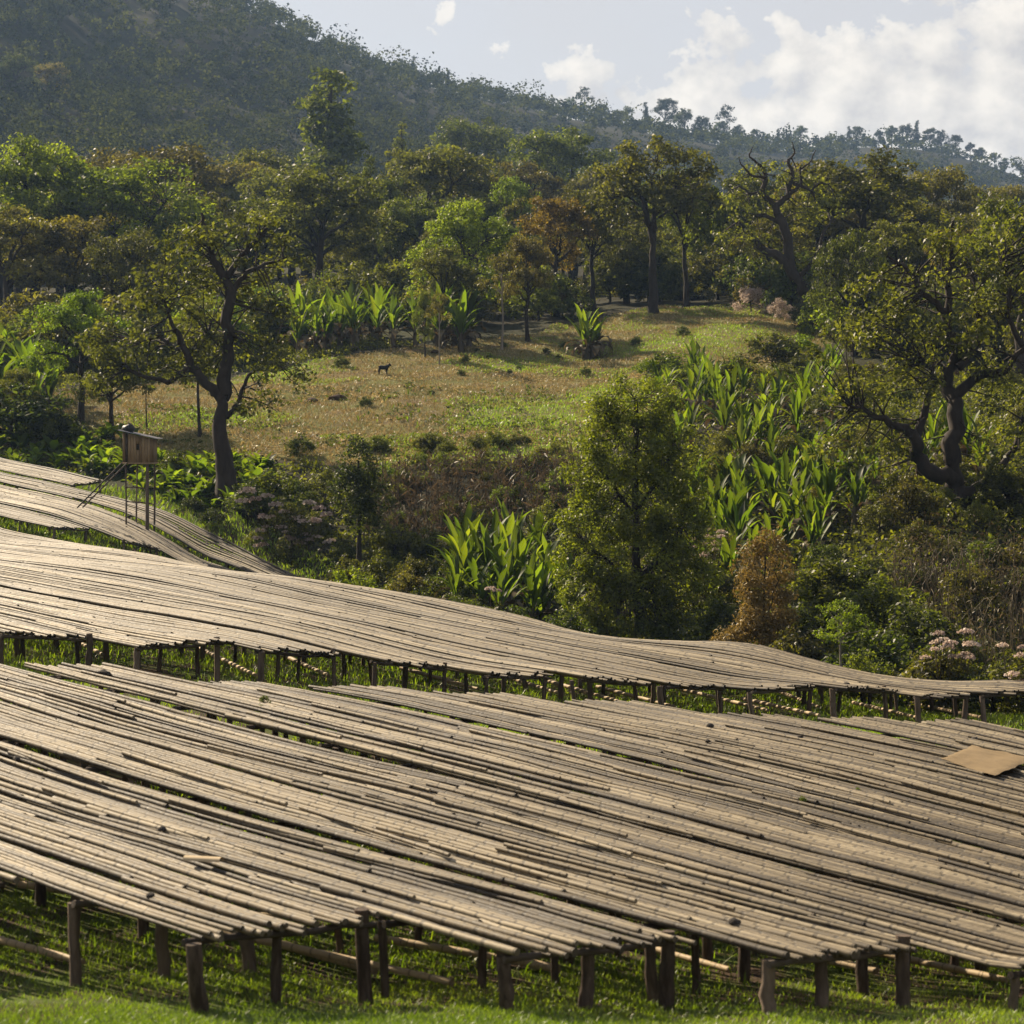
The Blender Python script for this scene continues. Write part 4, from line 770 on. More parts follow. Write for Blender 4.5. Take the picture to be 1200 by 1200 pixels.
patch(42, (535, 678), (84, 97), 'tall glossy banana plant in the clump beside the feathery tree', 'banana clump by the feathery tree', (.75, 1.25), 31)
patch(9, (532, 590), (83, 88), 'banana plant with arching leaves at the low end of the clump', 'banana clump by the feathery tree', (.7, .95), 32)
patch(52, (810, 1025), (90, 106), 'banana plant in the shaded group under the slope shrubs', 'bananas on the lower gully side', (.7, 1.2), 33)
patch(62, (770, 985), (110, 142), 'banana plant on the sunny slope below the meadow corner', 'bananas on the slope', (.7, 1.2), 34)
patch(48, (340, 550), (164, 177), 'banana plant in the long patch along the meadow top', 'long banana patch', (1.1, 1.65), 35)
patch(6, (680, 712), (163, 166), 'upright banana plant in the lone clump standing in the meadow', 'lone banana clump', (1.1, 1.5), 36, 9, 8)
patch(16, (-25, 60), (132, 146), 'dark banana plant at the shaded side of the clearing', 'shaded bananas', (1.3, 1.8), 37)
patch(6, (425, 480), (205, 215), 'banana plant in the small clump deep under the trees', 'bananas under the trees', (1.2, 1.6), 38)
patch(7, (1060, 1170), (101, 108), 'banana plant half hidden behind the great twisted tree', 'bananas behind the twisted tree', (.8, 1.1), 39)
patch(5, (590, 660), (205, 212), 'banana plant behind the slender forked trunks', 'bananas behind the rusty tree', (.9, 1.2), 40)

# ---------------------------------------------------------------- the watch hut on stilts
def hut():
    d = 102.5; x0 = at(162, d); k = d / F
    zb = g1(x0, d); zf = zof(542, d)               # floor height
    root = thing('stilt_hut', 'small plank watch hut on tall stilts with a slanting tin roof', 'hut', (x0, d, zb))
    X = lambda px: at(px, d) - x0; Z = lambda py: zof(py, d) - zb; W = 1.30; D = 1.15
    xl, xr = X(143.5), X(179.5); zl, zr = Z(505.5), Z(513.5); fz = Z(542)
    r = np.random.default_rng(950)
    def plank(name, xa, xb, y, za, zb1, zb2, th=.022, side=False, mat=PLANK):
        mb = MB(); V = np.array([(xa, y, za), (xb, y, za), (xb, y + th, za), (xa, y + th, za), (xa, y, zb1), (xb, y, zb2), (xb, y + th, zb2), (xa, y + th, zb1)], float)
        if side: V = V[:, [1, 0, 2]]
        mb.add(V, BOXF); return obj(name, mb.mesh(name, mat), root)
    n = 11; xs = np.linspace(xl, xr, n + 1)
    top = lambda x: zl + (zr - zl) * (x - xl) / (xr - xl)
    for i in range(n):
        a, b = xs[i] + .004, xs[i + 1] - .004; yy = r.uniform(-.008, .008)
        if i == 0 or i == 1:                        # the doorway strip
            if i == 0: plank('wall_plank', a, b, yy, fz, top(a) - .03, top(b) - .03)
            continue
        if i in (5,):                               # little window slot
            plank('wall_plank', a, b, yy, fz, fz + .56, fz + .56); plank('wall_plank', a, b, yy, fz + .82, top(a) - .03, top(b) - .03)
        else: plank('wall_plank', a, b, yy, fz - r.uniform(0, .03), top(a) - .03, top(b) - .03)
    for i in range(n): plank('wall_plank', xs[i] + .004, xs[i + 1] - .004, D, fz, top(xs[i]) - .1, top(xs[i + 1]) - .1)
    ys = np.linspace(.03, D, 9)
    for i in range(8):
        for xx, zt in ((xl, zl), (xr - .022, zr)):
            plank('wall_plank', ys[i] + .004, ys[i + 1] - .004, xx, fz, zt - .05, zt - .05, side=True)
    mb = MB(); box(mb, (xl - .05, -.06, fz - .07), (xr + .05, D + .06, fz - .005)); obj('floor', mb.mesh('floor', PLANK), root)
    mb = MB(); box(mb, (xl + .14, .02, fz), (xl + .22, .05, zl - .1)); obj('door_post', mb.mesh('door_post', BEAM), root)
    mb = MB(); nr = 28; u = np.linspace(0, 1, nr); ov = .16       # corrugated tin, ridges running down the slope
    yy = np.linspace(-.22, D + .2, nr * 2); rows = []
    for x in (xl - ov, xr + ov * 1.4): rows.append(np.stack([np.full(nr * 2, x), yy, np.full(nr * 2, top(x) + .03) + .014 * np.where(np.arange(nr * 2) % 2, 1, -1)], 1))
    V = np.concatenate(rows); i = np.arange(nr * 2 - 1); q = np.stack([i, i + nr * 2, i + nr * 2 + 1, i + 1], 1)
    mb.add(np.concatenate([V, V - [0, 0, .012]]), np.concatenate([q, q[:, ::-1] + len(V)])); obj('roof', mb.mesh('roof', TIN), root)
    # legs, one thick, three thin, with braces
    for (lx, ly, rad) in ((X(172), .05, .085), (X(147), .10, .04), (X(155), D - .1, .04), (X(176), D - .1, .045)):
        zg = g1(x0 + lx, d + ly) - zb; mb = MB(); z = np.linspace(zg - .2, fz - .06, 7)
        P = np.stack([lx + np.cumsum(r.normal(0, .010, 7)), ly + 0 * z, z], 1); tube(mb, P, rad * (1.1 - .25 * np.linspace(0, 1, 7)), 7); obj('leg', mb.mesh('leg', POST, True), root)
    for (pa, pb, py, ly) in ((146, 173, 571, .05), (154, 176, 590, D - .1), (147, 177, 588, .08)):
        mb = MB(); tube(mb, [(X(pa), ly, Z(py)), (X((pa + pb) / 2), ly, Z(py) - .01), (X(pb), ly, Z(py + 2))], .025, 6); obj('brace', mb.mesh('brace', POST, True), root)
    return root, (x0, d, zb), X, Z, top, fz
HUT, HLOC, HX, HZ, HTOP, HFZ = hut()
def ladder():
    d = 101.6; a = Vector((at(147, d), d - .35, zof(543, d))); bpx, bpy_ = 98.5, 594
    b = Vector((at(98.5, d), d - 1.0, zof(594, d))); zt = g1(b.x, b.y); b.z = max(b.z, zt)
    t = thing('ladder', 'pole ladder leaning up to the stilt hut doorway', 'ladder', b)
    side = Vector((.25, .32, 0)) * .75
    for sgn in (-.5, .5):
        mb = MB(); p0 = side * sgn; p1 = (a - b) + side * sgn; tube(mb, [p0 * 1.0, p0.lerp(p1, .5), p1 * 1.02], .035, 7); obj('rail', mb.mesh('rail', BEAM, True), t)
    for k in range(7):
        f = .1 + k * .13; p = (a - b) * f; mb = MB(); tube(mb, [p - side * .62, p + side * .62], .022, 6); obj('rung', mb.mesh('rung', BEAM, True), t)
ladder()
def bag():
    r = np.random.default_rng(951); mb = MB(); nu, nv = 14, 9; V = []
    for i in range(nv):
        ph = math.pi * i / (nv - 1)
        for j in range(nu):
            th = 2 * math.pi * j / nu; V.append((.29 * math.sin(ph) * math.cos(th) * (1 + .15 * math.sin(3 * th)), .25 * math.sin(ph) * math.sin(th), .17 * math.cos(ph) * (1 + .5 * max(0, math.cos(th)))))
    V = np.array(V) + r.normal(0, .012, (nu * nv, 3)); q = [(i * nu + j, i * nu + (j + 1) % nu, (i + 1) * nu + (j + 1) % nu, (i + 1) * nu + j) for i in range(nv - 1) for j in range(nu)]
    mb.add(V, q); lx = HX(149)
    tag(obj('plastic_bundle', mb.mesh('plastic_bundle', BLACK, True), None, (HLOC[0] + lx, HLOC[1] + .25, HLOC[2] + HTOP(lx) + .17)), 'black plastic bundle lying on the hut roof', 'bundle')
bag()

# ---------------------------------------------------------------- the goat on the meadow
def goat():
    d = 152.5; x = at(449.5, d); z = g1(x, d); m_ = bpy.data.meshes.new('goat')
    J = [(-.28, 0, .47), (-.12, 0, .45), (.08, 0, .45), (.24, 0, .49), (.36, 0, .60), (.47, 0, .64), (.57, 0, .59),      # spine, neck, head, muzzle
         (-.30, .07, .30), (-.34, .07, .17), (-.31, .07, .01), (-.30, -.07, .30), (-.34, -.07, .17), (-.31, -.07, .01),  # hind legs
         (.22, .07, .28), (.22, .07, .15), (.22, .07, .01), (.22, -.07, .28), (.22, -.07, .15), (.22, -.07, .01),         # front legs
         (-.36, 0, .53), (-.40, 0, .50), (.44, .07, .66), (.44, -.07, .66), (.43, .03, .76), (.43, -.03, .76)]
    E = [(0, 1), (1, 2), (2, 3), (3, 4), (4, 5), (5, 6), (0, 7), (7, 8), (8, 9), (0, 10), (10, 11), (11, 12), (3, 13), (13, 14), (14, 15), (3, 16), (16, 17), (17, 18), (0, 19), (19, 20), (5, 21), (5, 22), (5, 23), (5, 24)]
    R = [.13, .15, .15, .13, .07, .065, .04, .06, .028, .022, .06, .028, .022, .05, .028, .022, .05, .028, .022, .03, .012, .018, .018, .012, .012]
    m_.from_pydata(J, E, []); m_.materials.append(GOATM); o = obj('goat', m_)
    sm = o.modifiers.new('skin', 'SKIN'); sm.use_smooth_shade = True
    for i, rr in enumerate(R): m_.skin_vertices[0].data[i].radius = (rr, rr)
    m_.skin_vertices[0].data[1].use_root = True
    s2 = o.modifiers.new('sub', 'SUBSURF'); s2.levels = 1; s2.render_levels = 2
    dg = bpy.context.evaluated_depsgraph_get(); me = bpy.data.meshes.new_from_object(o.evaluated_get(dg)); o.modifiers.clear(); o.data = me
    if not me.materials: me.materials.append(GOATM)
    o.location = (x, d, z); o.rotation_euler = (0, 0, .5); tag(o, 'small black goat standing on the meadow by the banana patch', 'goat')
goat()

# ---------------------------------------------------------------- loose things on and below the tables
def hit_table(px, py):
    for d in np.arange(18.0, 70, .02):
        x = at(px, d); s = x * A[0] + d * A[1]; c_ = x * B[0] + d * B[1]
        for (c0, w, s0, s1, dz, root, low) in TABLES:
            if c0 <= c_ <= c0 + w and s0 <= s <= s1:
                zt = float(table_top(s, c_, dz, low)[2])
                if zof(py, d) <= zt + .03: return Vector((x, d, zt + .03))
    return None
def clod(seed, s_):
    r = np.random.default_rng(seed); mb = MB(); V = unit(np.array([(x, y, z) for x in (-1, 0, 1) for y in (-1, 0, 1) for z in (-1, 0, 1) if (x, y, z) != (0, 0, 0)], float))
    import bmesh
    bm = bmesh.new(); bmesh.ops.create_icosphere(bm, subdivisions=2, radius=1.0)
    for v in bm.verts:
        k = 1 + .22 * float(vnoise(v.co.x * 1.7 + seed, v.co.y * 1.7 + v.co.z * 2.1, 31)); v.co = Vector((v.co.x * 1.15 * k, v.co.y * .9 * k, (v.co.z * .75 * k if v.co.z > -.3 else -.22)))
    m_ = bpy.data.meshes.new('stone'); bm.to_mesh(m_); bm.free(); m_.materials.append(STONE); return m_
for i, (px, py, s_, lab) in enumerate([(121, 790, .11, 'dark clod on the corner of a table beside the walkway'), (176, 1050, .045, 'small dark stone near the ragged end of the lowest tables'), (860, 1081, .06, 'dark pointed stone on the front drying table'), (832, 851, .07, 'dark stone on the table below the walkway posts'), (829, 869, .05, 'small stone below the bigger dark stone'), (938, 864, .05, 'little stone by the walkway end of a table'), (1142, 867, .08, 'pointed dark stone on the table above the woven mat'), (992, 802, .07, 'dark round stone on the middle table edge'), (190, 972, .05, 'dark lump on the second lower table'), (20, 890, .05, 'dark lump beside the open gap of the lower tables')]):
    p = hit_table(px, py)
    if p: tag(obj('stone', clod(960 + i, s_), None, p, (0, 0, i * 1.3), s_), lab, 'stone', 'stones lying on the tables')
p = hit_table(238, 1014)
if p:
    mb = MB(); a = np.linspace(0, math.pi, 7); xs = np.linspace(-.14, .14, 3); V = np.array([(x, .045 * math.cos(t), .03 * math.sin(t)) for x in xs for t in a])
    q = [(i * 7 + j, i * 7 + j + 1, i * 7 + 8 + j, i * 7 + 7 + j) for i in range(2) for j in range(6)]; n = len(V)
    mb.add(np.concatenate([V, V * [1, .85, .8]]), q + [tuple(v + n for v in f[::-1]) for f in q], along=.4, tint=1.0)
    tag(obj('bamboo_offcut', mb.mesh('bamboo_offcut', BAMBOO_POLE), None, p + Vector((0, 0, .05)), (0, 0, -.25), 1.4), 'pale split bamboo offcut lying on a front table', 'offcut')
# woven mat over one table
def woven_mat():
    c = [hit_table(px, py) for px, py in ((1104, 893), (1140, 881), (1215, 892), (1166, 912))]
    if None in c: return
    mb = MB(); n = 15; u = np.linspace(0, 1, n); V = []
    for a_ in map(float, u):
        for b_ in map(float, u):
            p = (1 - a_) * (1 - b_) * c[0] + (1 - a_) * b_ * c[1] + a_ * b_ * c[2] + a_ * (1 - b_) * c[3]
            e = 1 if min(a_, b_, 1 - a_, 1 - b_) < .01 else 0
            V.append((p.x + random.uniform(-.02, .02), p.y + random.uniform(-.02, .02), p.z + .062 + .018 * float(vnoise(a_ * 4, b_ * 5, 33)) - .02 * e))
    V = np.array(V); org = V[0].copy(); q = [(i * n + j, (i + 1) * n + j, (i + 1) * n + j + 1, i * n + j + 1) for i in range(n - 1) for j in range(n - 1)]
    mb.add(np.concatenate([V - org, V - org - [0, 0, .006]]), q + [tuple(v + n * n for v in f[::-1]) for f in q])
    tag(obj('woven_mat', mb.mesh('woven_mat', MATM, True), None, org), 'tan woven mat spread across one of the drying tables', 'mat')
woven_mat()
# bamboo poles lying low under the tables
def pole(pa, pb, lab, rad=.045, grp='bamboo poles left lying under the tables', lift=.03):
    A_ = np.array(pa); B_ = np.array(pb); n = 14; t = np.linspace(0, 1, n); P = A_ + (B_ - A_) * t[:, None]; zg = ground(P[:, 0], P[:, 1]) + rad + lift
    zz = np.linspace(zg[0], zg[-1], n); zz += max(0, float((zg - zz).max()) * .6); V = np.stack([P[:, 0], P[:, 1], zz], 1); org = V[0].copy()
    mb = MB(); tube(mb, V - org, rad * np.linspace(1.1, .8, n) * (1 + .05 * np.random.default_rng(int(abs(pa[0]) * 100)).normal(0, 1, n)), 8, True, along=np.linspace(0, n - 1, n), tint=.75)
    tag(obj('bamboo_pole', mb.mesh('bamboo_pole', BAMBOO_POLE, True), None, org), lab, 'bamboo pole', grp)
def gxy(px, py, lo=18, hi=70):
    ds = np.arange(lo, hi, .03); z = ground(at(px, ds), ds); i = int(np.argmax(HOR - z / ds * F <= py)); return (at(px, ds[i]), ds[i])
PL = [((-40, 1100), (98, 1136), 'thick bamboo pole lying beside the tallest corner post'), ((20, 1045), (330, 1085), 'long bamboo pole lying behind the first row of front posts'), ((240, 1096), (530, 1160), 'long pale bamboo pole lying between the front table posts'), ((330, 1115), (440, 1148), 'shorter split pole lying against the long pale pole'), ((440, 1108), (655, 1143), 'bamboo pole behind the knobbly front corner post'), ((680, 1096), (855, 1145), 'bamboo pole slanting out under the third front table'), ((600, 1133), (655, 1146), 'short pole end behind a thick front post'), ((870, 1108), (1027, 1147), 'bamboo pole ending at the leaning prop'), ((1000, 1118), (1180, 1157), 'bamboo pole under the last front table'), ((930, 1125), (1025, 1147), 'straight pale pole between the last front posts')]
for (a_, b_, lab) in PL: pole(gxy(*a_), gxy(*b_), lab, .042)
PM = [((235, 768), (300, 800)), ((330, 775), (385, 800)), ((75, 752), (120, 775)), ((590, 800), (660, 822)), ((640, 805), (725, 830)), ((700, 812), (790, 836)), ((800, 815), (900, 840)), ((900, 812), (960, 836)), ((1000, 830), (1075, 848)), ((1030, 822), (1150, 848)), ((470, 790), (560, 815)), ((870, 826), (960, 846))]
for (a_, b_) in PM: pole(gxy(*a_, lo=40, hi=75), gxy(*b_, lo=40, hi=75), 'bamboo pole lying on the grass under the middle tables', .05, lift=.10)

# ---------------------------------------------------------------- grass, weeds, litter, stubble
r = np.random.default_rng(970)
def blades(name, X, Y, h, w, lean, mat, tint=None, label=None, cat='grass', zoff=0.0):
    n = len(X); Z = ground(X, Y) - .01 + zoff; a = r.uniform(0, 6.28, n); hh = h * r.uniform(.45, 1.3, n); ww = w * r.uniform(.6, 1.3, n)
    b = np.stack([np.cos(a), np.sin(a), 0 * a], 1); l = r.normal(0, lean, (n, 2)) * hh[:, None]; base = np.stack([X, Y, Z], 1)
    tip = base + np.stack([l[:, 0], l[:, 1], hh], 1); mid = base + np.stack([l[:, 0] * .35, l[:, 1] * .35, hh * .6], 1)
    V = np.stack([base - b * ww[:, None] * .5, base + b * ww[:, None] * .5, mid + b * ww[:, None] * .4, tip, mid - b * ww[:, None] * .4], 1).reshape(-1, 3)
    i = np.arange(n) * 5; q = np.stack([i, i + 1, i + 2, i + 4], 1); t = np.stack([i + 4, i + 2, i + 3], 1)
    if tint is None: tint = r.uniform(.1, .9, n)
    mb = MB(); mb.add(V, q, t, tint=np.repeat(np.clip(tint, 0, 1), 5)); return tag(obj(name, mb.mesh(name, mat)), label, cat, kind='stuff')
def soil_noise(X, Y): return vnoise(X * .9, Y * .9, 41) + .6 * vnoise(X * 2.3, Y * 2.3, 42)
n = 330000; X = r.uniform(-6.5, 7.5, n); Y = 18.3 + 14 * r.uniform(0, 1, n) ** 1.35; ok = (soil_noise(X, Y) > r.uniform(-1.2, .55, n) - .9 * (Y < 20.4)) & (r.random(n) < np.interp(Y, [17, 24, 33], [1, .9, .35])); X, Y = X[ok], Y[ok]
blades('grass', X, Y, .058, .0095, .55, LEAF['grass'], np.clip(.5 + .35 * vnoise(X * .5, Y * .5, 43) + r.normal(0, .2, len(X)), 0, 1), 'short green grass of the verge and under the front tables')
n = 5000; X = r.uniform(-7.5, 8.5, n); Y = r.uniform(20.5, 31, n); ok = vnoise(X * .6, Y * .6, 44) > .25; X, Y = X[ok], Y[ok]
blades('tussock_grass', X, Y, .17, .014, .4, LEAF['grass'], None, 'longer grass tufts growing under the front tables')
n = 150000; s = r.uniform(-47, -22, n); c_ = r.uniform(18, 58, n); X, Y = sc2xy(s, c_); ok = (soil_noise(X, Y) > r.uniform(-1.0, .2, n)); X, Y = X[ok], Y[ok]
blades('grass', X, Y, .14, .020, .5, LEAF['grass'], None, 'green grass of the walkway between the table blocks')
n = 60000; s = r.uniform(-110, -60, n); c_ = r.uniform(48, 66, n); X, Y = sc2xy(s, c_)
blades('grass', X, Y, .25, .04, .5, LEAF['grass'], None, 'rough green grass around the upper tables')
# dry meadow: grass tufts and straw litter
def in_meadow(n, th=.5):
    px = r.uniform(-60, 1050, n); Y = r.uniform(112, 206, n); X = at(px, Y); mk = zone_masks(X, Y); ok = (mk[0] > th); return X[ok], Y[ok]
X, Y = in_meadow(230000); g_ = vnoise(X * .12, Y * .12, 45) + .5 * vnoise(X * .4, Y * .4, 46)
ok = g_ > -9; blades('meadow_grass', X[ok & (g_ > -.12)], Y[ok & (g_ > -.12)], .16, .055, .6, LEAF['grass'], r.uniform(.45, 1, int((ok & (g_ > -.12)).sum())), 'greenish short grass patches of the meadow')
k_ = ok & (g_ <= .45); blades('dry_grass', X[k_], Y[k_], .17, .05, .7, LEAF['straw'], r.uniform(.1, .9, int(k_.sum())), 'dry yellow grass of the meadow')
X, Y = in_meadow(60000); g_ = vnoise(X * .14 + 9, Y * .14, 47) + .6 * vnoise(X * .5, Y * .5, 48); px = 600 + X / Y * F
k_ = (g_ > .15) & (Y < 158); mb = MB(); C = np.stack([X[k_], Y[k_], ground(X[k_], Y[k_]) + .04], 1); leaves(mb, C, .28, r, 1.2, .3, r.uniform(.2, 1, len(C)), droop=0)
tag(obj('straw_litter', mb.mesh('straw_litter', LEAF['straw'])), 'pale straw and maize litter scattered over the meadow', 'litter', kind='stuff')
# dark clods and tussocks over the lower meadow
X, Y = in_meadow(6500); k_ = (Y < 146) & (vnoise(X * .2, Y * .2, 49) > -.2); X, Y = X[k_], Y[k_]; mb = MB(); C = []
for x, y in zip(X, Y):
    q_ = 9; C.append(np.array([x, y, g1(x, y) + .08]) + r.normal(0, 1, (q_, 3)) * [.20, .16, .07])
C = np.concatenate(C); leaves(mb, C, .22, r, .6, .5, r.uniform(0, .5, len(C))); tag(obj('weed_tussocks', mb.mesh('weed_tussocks', LEAF['green'])), 'dark weedy tussocks dotting the lower meadow', 'weeds', kind='stuff')
# dry maize stubble on the terrace
mb = MB()
for k in range(520):
    px = r.uniform(430, 680); d = r.uniform(104, 116); x = at(px, d); z = g1(x, d); h = r.uniform(.6, 1.6); l = r.normal(0, .22, 2)
    tube(mb, [(x, d, z), (x + l[0] * .4 * h, d + l[1] * .4 * h, z + h * .6), (x + l[0] * h, d + l[1] * h, z + h)], [.022, .018, .008], 4, False, tint=r.uniform(.1, .8))
    q_ = 7; C = np.array([x, d, z]) + np.array([l[0] * .5, l[1] * .5, h]) * r.uniform(.3, 1, (q_, 1)) + r.normal(0, .12, (q_, 3)); leaves(mb, C, .42, r, 0, .16, r.uniform(0, .7, q_), droop=.9)
tag(obj('maize_stubble', mb.mesh('maize_stubble', LEAF['dead'])), 'dry brown maize stubble standing on the terrace', 'stubble', kind='stuff')
for k in range(80):
    px = r.uniform(415, 700); d = r.uniform(106, 123); place_tree('terrace_weed', KIND['bush%d' % r.integers(3)], px, d, 'straggly olive weed growing on top of the stubble terrace', 'weed', 'weeds on the stubble terrace', scale=float(r.uniform(.25, .55)), leaf=str(r.choice(['olive', 'green', 'lush'])))
# leafy ground cover through the gully
mb = MB(); px = r.uniform(-80, 1280, 16000); lo = np.interp(px, [-80, 0, 140, 380, 400, 600, 880, 1200, 1280], [122, 121, 117, 104, 86, 76, 68, 61, 60]); Y = lo + (r.uniform(0, 1, 16000) ** .8) * 85; X = at(px, Y); mk = zone_masks(X, Y); ok = (mk[0] < .4) & (mk[2] < .5) & (Y < 178); X, Y = X[ok], Y[ok]; Z = ground(X, Y); C = []; T_ = []
for x, y, z in zip(X, Y, Z):
    q_ = 13; hgt = r.uniform(.15, .7); C.append(np.array([x, y, z]) + np.stack([r.normal(0, .28, q_), r.normal(0, .28, q_), r.uniform(.03, hgt, q_)], 1)); T_.append(np.clip(r.uniform(.1, .8) + r.normal(0, .15, q_), 0, 1))
C = np.concatenate(C); leaves(mb, C, .23, r, .4, .5, np.concatenate(T_)); tag(obj('ground_cover', mb.mesh('ground_cover', LEAF['green'])), 'leafy weeds covering the gully floor and banks', 'weeds', kind='stuff')

# broad leaved crop plants below the clearing
r = np.random.default_rng(980); base = []
BL = [leaf_blade(740 + k, 1.0, .34, (.7, 1.1, 1.5)[k], LEAF['enset'], .08) for k in range(3)]
for k in range(190):
    px = r.uniform(-20, 345); d = np.interp(px, [-20, 60, 140, 200, 345], [123, 121, 118, 111, 108]) + r.uniform(-.5, 9); s_ = r.uniform(.55, 1.15); x = at(px, d)
    t = thing('broad_leaf_plant', 'low bright broad leaved crop plant below the shaded clearing', 'crop plant', (x, d, g1(x, d)), r.uniform(0, 6.28), 'broad leaved crop below the clearing', float(s_))
    if k < 5:
        for j in range(9):
            o = obj('leaf', BL[j % 3], t); o.matrix_local = Matrix.Translation((0, 0, .05)) @ Matrix.Rotation(j * 2.4, 4, 'Z') @ Matrix.Rotation(-.15 - .09 * j, 4, 'X') @ Matrix.Scale(float(r.uniform(.8, 1.2)), 4)
        base.append(t)
    else:
        for ch in base[k % 5].children: c2 = ch.copy(); COL.objects.link(c2); c2.parent = t
# seedlings and low plants dotted over the meadow
for k, (px, py_, s_) in enumerate([(400, 432, .5), (560, 412, .2), (572, 420, .26), (597, 438, .2), (640, 415, .3), (655, 420, .2), (686, 440, .35), (607, 433, .2), (540, 440, .25), (428, 478, .4), (590, 408, .3), (545, 425, .3), (660, 408, .3), (800, 395, .5), (745, 405, .4), (480, 452, .2), (505, 462, .2)]):
    x, d = gxy(px, py_, 110, 200); place_tree('meadow_seedling', KIND['bush%d' % (k % 3)], px, d, 'small dark leafy seedling dotted on the open meadow', 'seedling', 'seedlings on the meadow', scale=s_, leaf='dark', x=x)
for k in range(70):
    px = r.uniform(420, 720); py_ = r.uniform(455, 520); x, d = gxy(px, py_, 110, 200)
    t = thing('maize_seedling', 'tiny yellow green maize seedling on the lower meadow', 'seedling', (x, d, g1(x, d)), r.uniform(0, 6), 'maize seedlings', float(r.uniform(.25, .5)))
    for j in range(3):
        o = obj('leaf', EL[j], t); o.matrix_local = Matrix.Rotation(j * 2.1, 4, 'Z') @ Matrix.Rotation(-.35, 4, 'X') @ Matrix.Diagonal((.7, .6, .55, 1))
for k, (px, py_, s_, lab) in enumerate([(396, 468, .55, 'dark earth mound on the littered meadow'), (510, 413, .35, 'dark stump at the edge of the tree shadow'), (366, 470, .4, 'low earth mound by the forked tree')]):
    x, d = gxy(px, py_, 110, 200); tag(obj('earth_mound', clod(990 + k, 1), None, (x, d, g1(x, d)), (0, 0, k), (s_, s_, s_ * .8), SOIL), lab, 'mound')

# flowering bushes with pale heads, dry stalks on the bank
FH = []
for k in range(3):
    rr = np.random.default_rng(1000 + k); mb = MB(); dd = unit(rr.normal(0, 1, (70, 3))); dd[:, 2] = np.abs(dd[:, 2]) * .8; leaves(mb, dd * rr.uniform(.6, 1, (70, 1)) * [.24, .24, .16], .09, rr, .4, .8); FH.append(mb.mesh('flower_head', LEAF['flower']))
def flower_bush(label, spots, px0, d, kd, scale):
    x0 = at(px0, d); z0 = g1(x0, d); t = thing('flowering_bush', label, 'bush', (x0, d, z0), 0); rr = np.random.default_rng(int(px0))
    a = obj('stems', KIND[kd][0], t, scale=scale); b = obj('crown', KIND[kd][1], t, scale=scale, mat=LEAF['olive'])
    for (px, py_, s_) in spots:
        o = obj('flower_head', FH[rr.integers(3)], t, (at(px, d) - x0, rr.uniform(-1.3, -.2), zof(py_, d) - z0), (0, 0, rr.uniform(0, 6)), s_ * 1.25)
        mb = MB(); p = o.location; tube(mb, [(p.x * .5, p.y * .5, max(.1, p.z * .35)), (p.x * .85, p.y, p.z * .75), (p.x, p.y, p.z)], .012, 4, False, tint=.4); obj('stalk', mb.mesh('stalk', LEAF['dead']), t)
rr = np.random.default_rng(1010)
sp = [(292, 576, 1.5), (286, 588, 1.2), (300, 586, 1.1), (315, 582, 1.1), (325, 592, 1.2), (336, 600, 1.0), (350, 608, 1.3), (364, 590, 1.2), (375, 596, 1.1), (384, 603, 1.1), (372, 610, 1.2)] + [(rr.uniform(300, 390), rr.uniform(600, 640), rr.uniform(.6, 1.0)) for _ in range(24)]
flower_bush('bush crowded with pale fluffy flower heads below the upper tables', sp, 340, 103.0, 'shrub1', 1.0)
flower_bush('bush with creamy seed heads near the end of the middle tables', [(rr.uniform(1080, 1130), rr.uniform(738, 772), rr.uniform(.5, .8)) for _ in range(14)], 1105, 63, 'bush1', 1.0)
flower_bush('bush with white seed heads behind the last table corner', [(rr.uniform(1170, 1215), rr.uniform(752, 800), rr.uniform(.5, .8)) for _ in range(12)], 1192, 60.5, 'bush2', .9)
flower_bush('lone pale thistle head in front of the banana clump', [(575, 688, .75), (583, 690, .6)], 577, 77, 'bush0', .45)
flower_bush('sprawling bush with pale heads beside the feathery tree', [(rr.uniform(800, 850), rr.uniform(610, 660), rr.uniform(.4, .7)) for _ in range(14)], 825, 86, 'shrub0', 1.0)
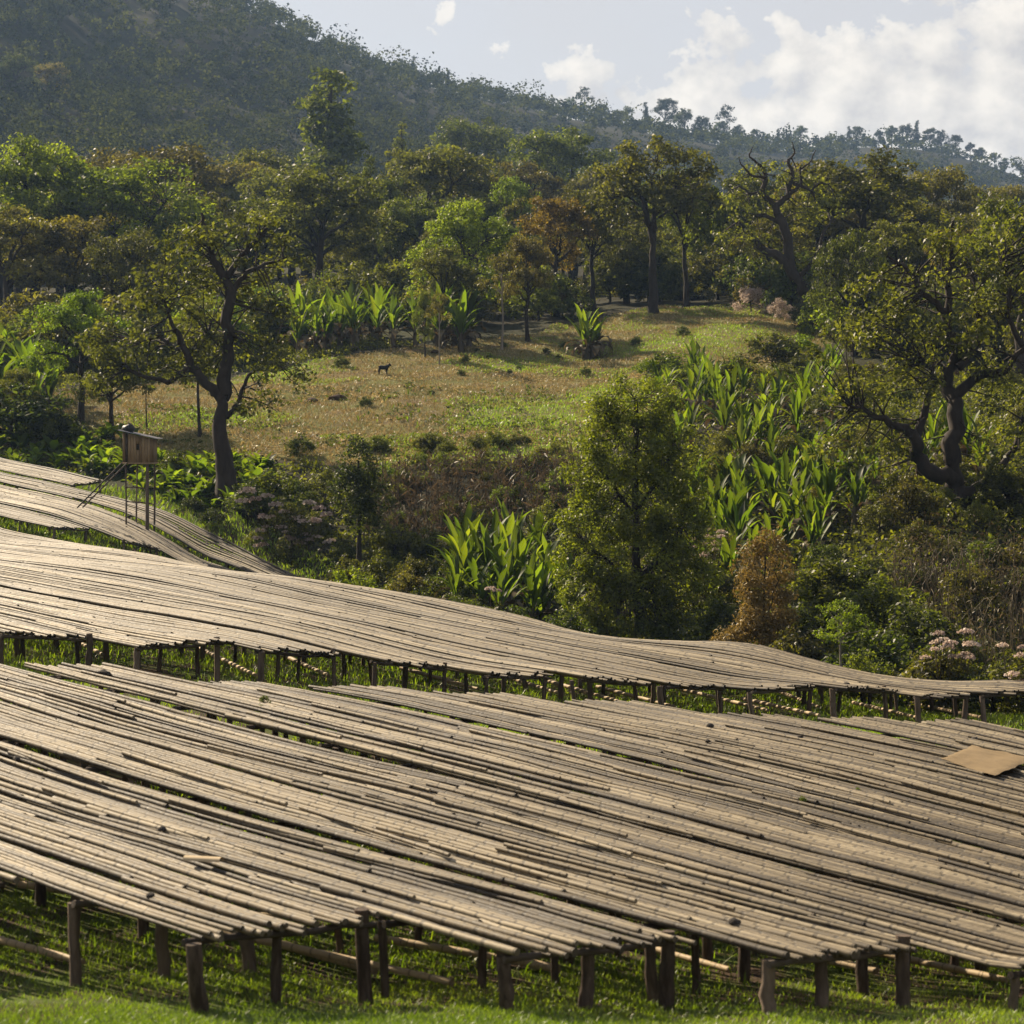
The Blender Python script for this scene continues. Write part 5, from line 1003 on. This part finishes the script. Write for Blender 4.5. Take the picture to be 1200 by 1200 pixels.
for k, (px, d, w_, h_) in enumerate([(1095, 82, 1.6, 3.4), (1140, 80, 1.8, 3.4), (1180, 82, 1.6, 3.6), (1120, 76, 1.5, 2.6), (1165, 74, 1.6, 2.6), (1060, 84, 1.2, 2.2), (1205, 78, 1.6, 3.2)]):
    x = at(px, d); z = g1(x, d); mb = MB()
    for j in range(48):
        bx_ = rr.normal(0, w_ * .45); by_ = rr.normal(0, .5); hh = h_ * rr.uniform(.4, 1.0); lx = rr.normal(0, .7); ly = rr.normal(-.2, .5)
        P = bez((bx_, by_, 0), (bx_ + lx * .3, by_ + ly * .3, hh * 1.2), (bx_ + lx, by_ + ly, hh * rr.uniform(.3, 1.0)), 6); tube(mb, P, np.linspace(.014, .006, 6), 4, False, tint=rr.uniform(.2, 1))
    C = np.stack([rr.normal(0, w_ * .5, 260), rr.normal(0, .6, 260), rr.uniform(.1, h_, 260)], 1); leaves(mb, C, .16, rr, 0, .25, rr.uniform(0, .8, 260), droop=.8)
    tag(obj('dry_stalks', mb.mesh('dry_stalks', LEAF['dead']), None, (x, d, z)), 'tangle of dry brown stalks hanging on the bank under the twisted tree', 'dry stalks', 'dry stalk tangles on the bank', 'stuff')
# weeds sprouting between the culms
for k, (px, py_, s_) in enumerate([(940, 938, .05), (310, 822, .07), (305, 830, .05), (1005, 925, .035), (927, 936, .035)]):
    p = hit_table(px, py_)
    if p: place_tree('sprouting_weed', KIND['bush%d' % (k % 3)], px, p.y, 'green weed sprouting up between the table culms', 'weed', 'weeds sprouting through the tables', scale=s_, leaf='lush', x=p.x).location.z = p.z - .04

# ---------------------------------------------------------------- haze over the whole valley
m = bpy.data.materials.new('haze'); m.use_nodes = True; nt = m.node_tree; nt.nodes.clear()
pv = nt.nodes.new('ShaderNodeVolumePrincipled'); pv.inputs['Color'].default_value = (.40, .62, 1.0, 1); pv.inputs['Density'].default_value = 0.000105; pv.inputs['Anisotropy'].default_value = 0.35
on = nt.nodes.new('ShaderNodeOutputMaterial'); nt.links.new(pv.outputs[0], on.inputs['Volume'])
mb = MB(); box(mb, (-2700, -60, float(GZ.min()) - 1.5), (2700, 3900, float(GZ.max()) + 25)); tag(obj('haze', mb.mesh('haze', m)), 'thin pale haze filling the valley air', 'haze', kind='stuff')
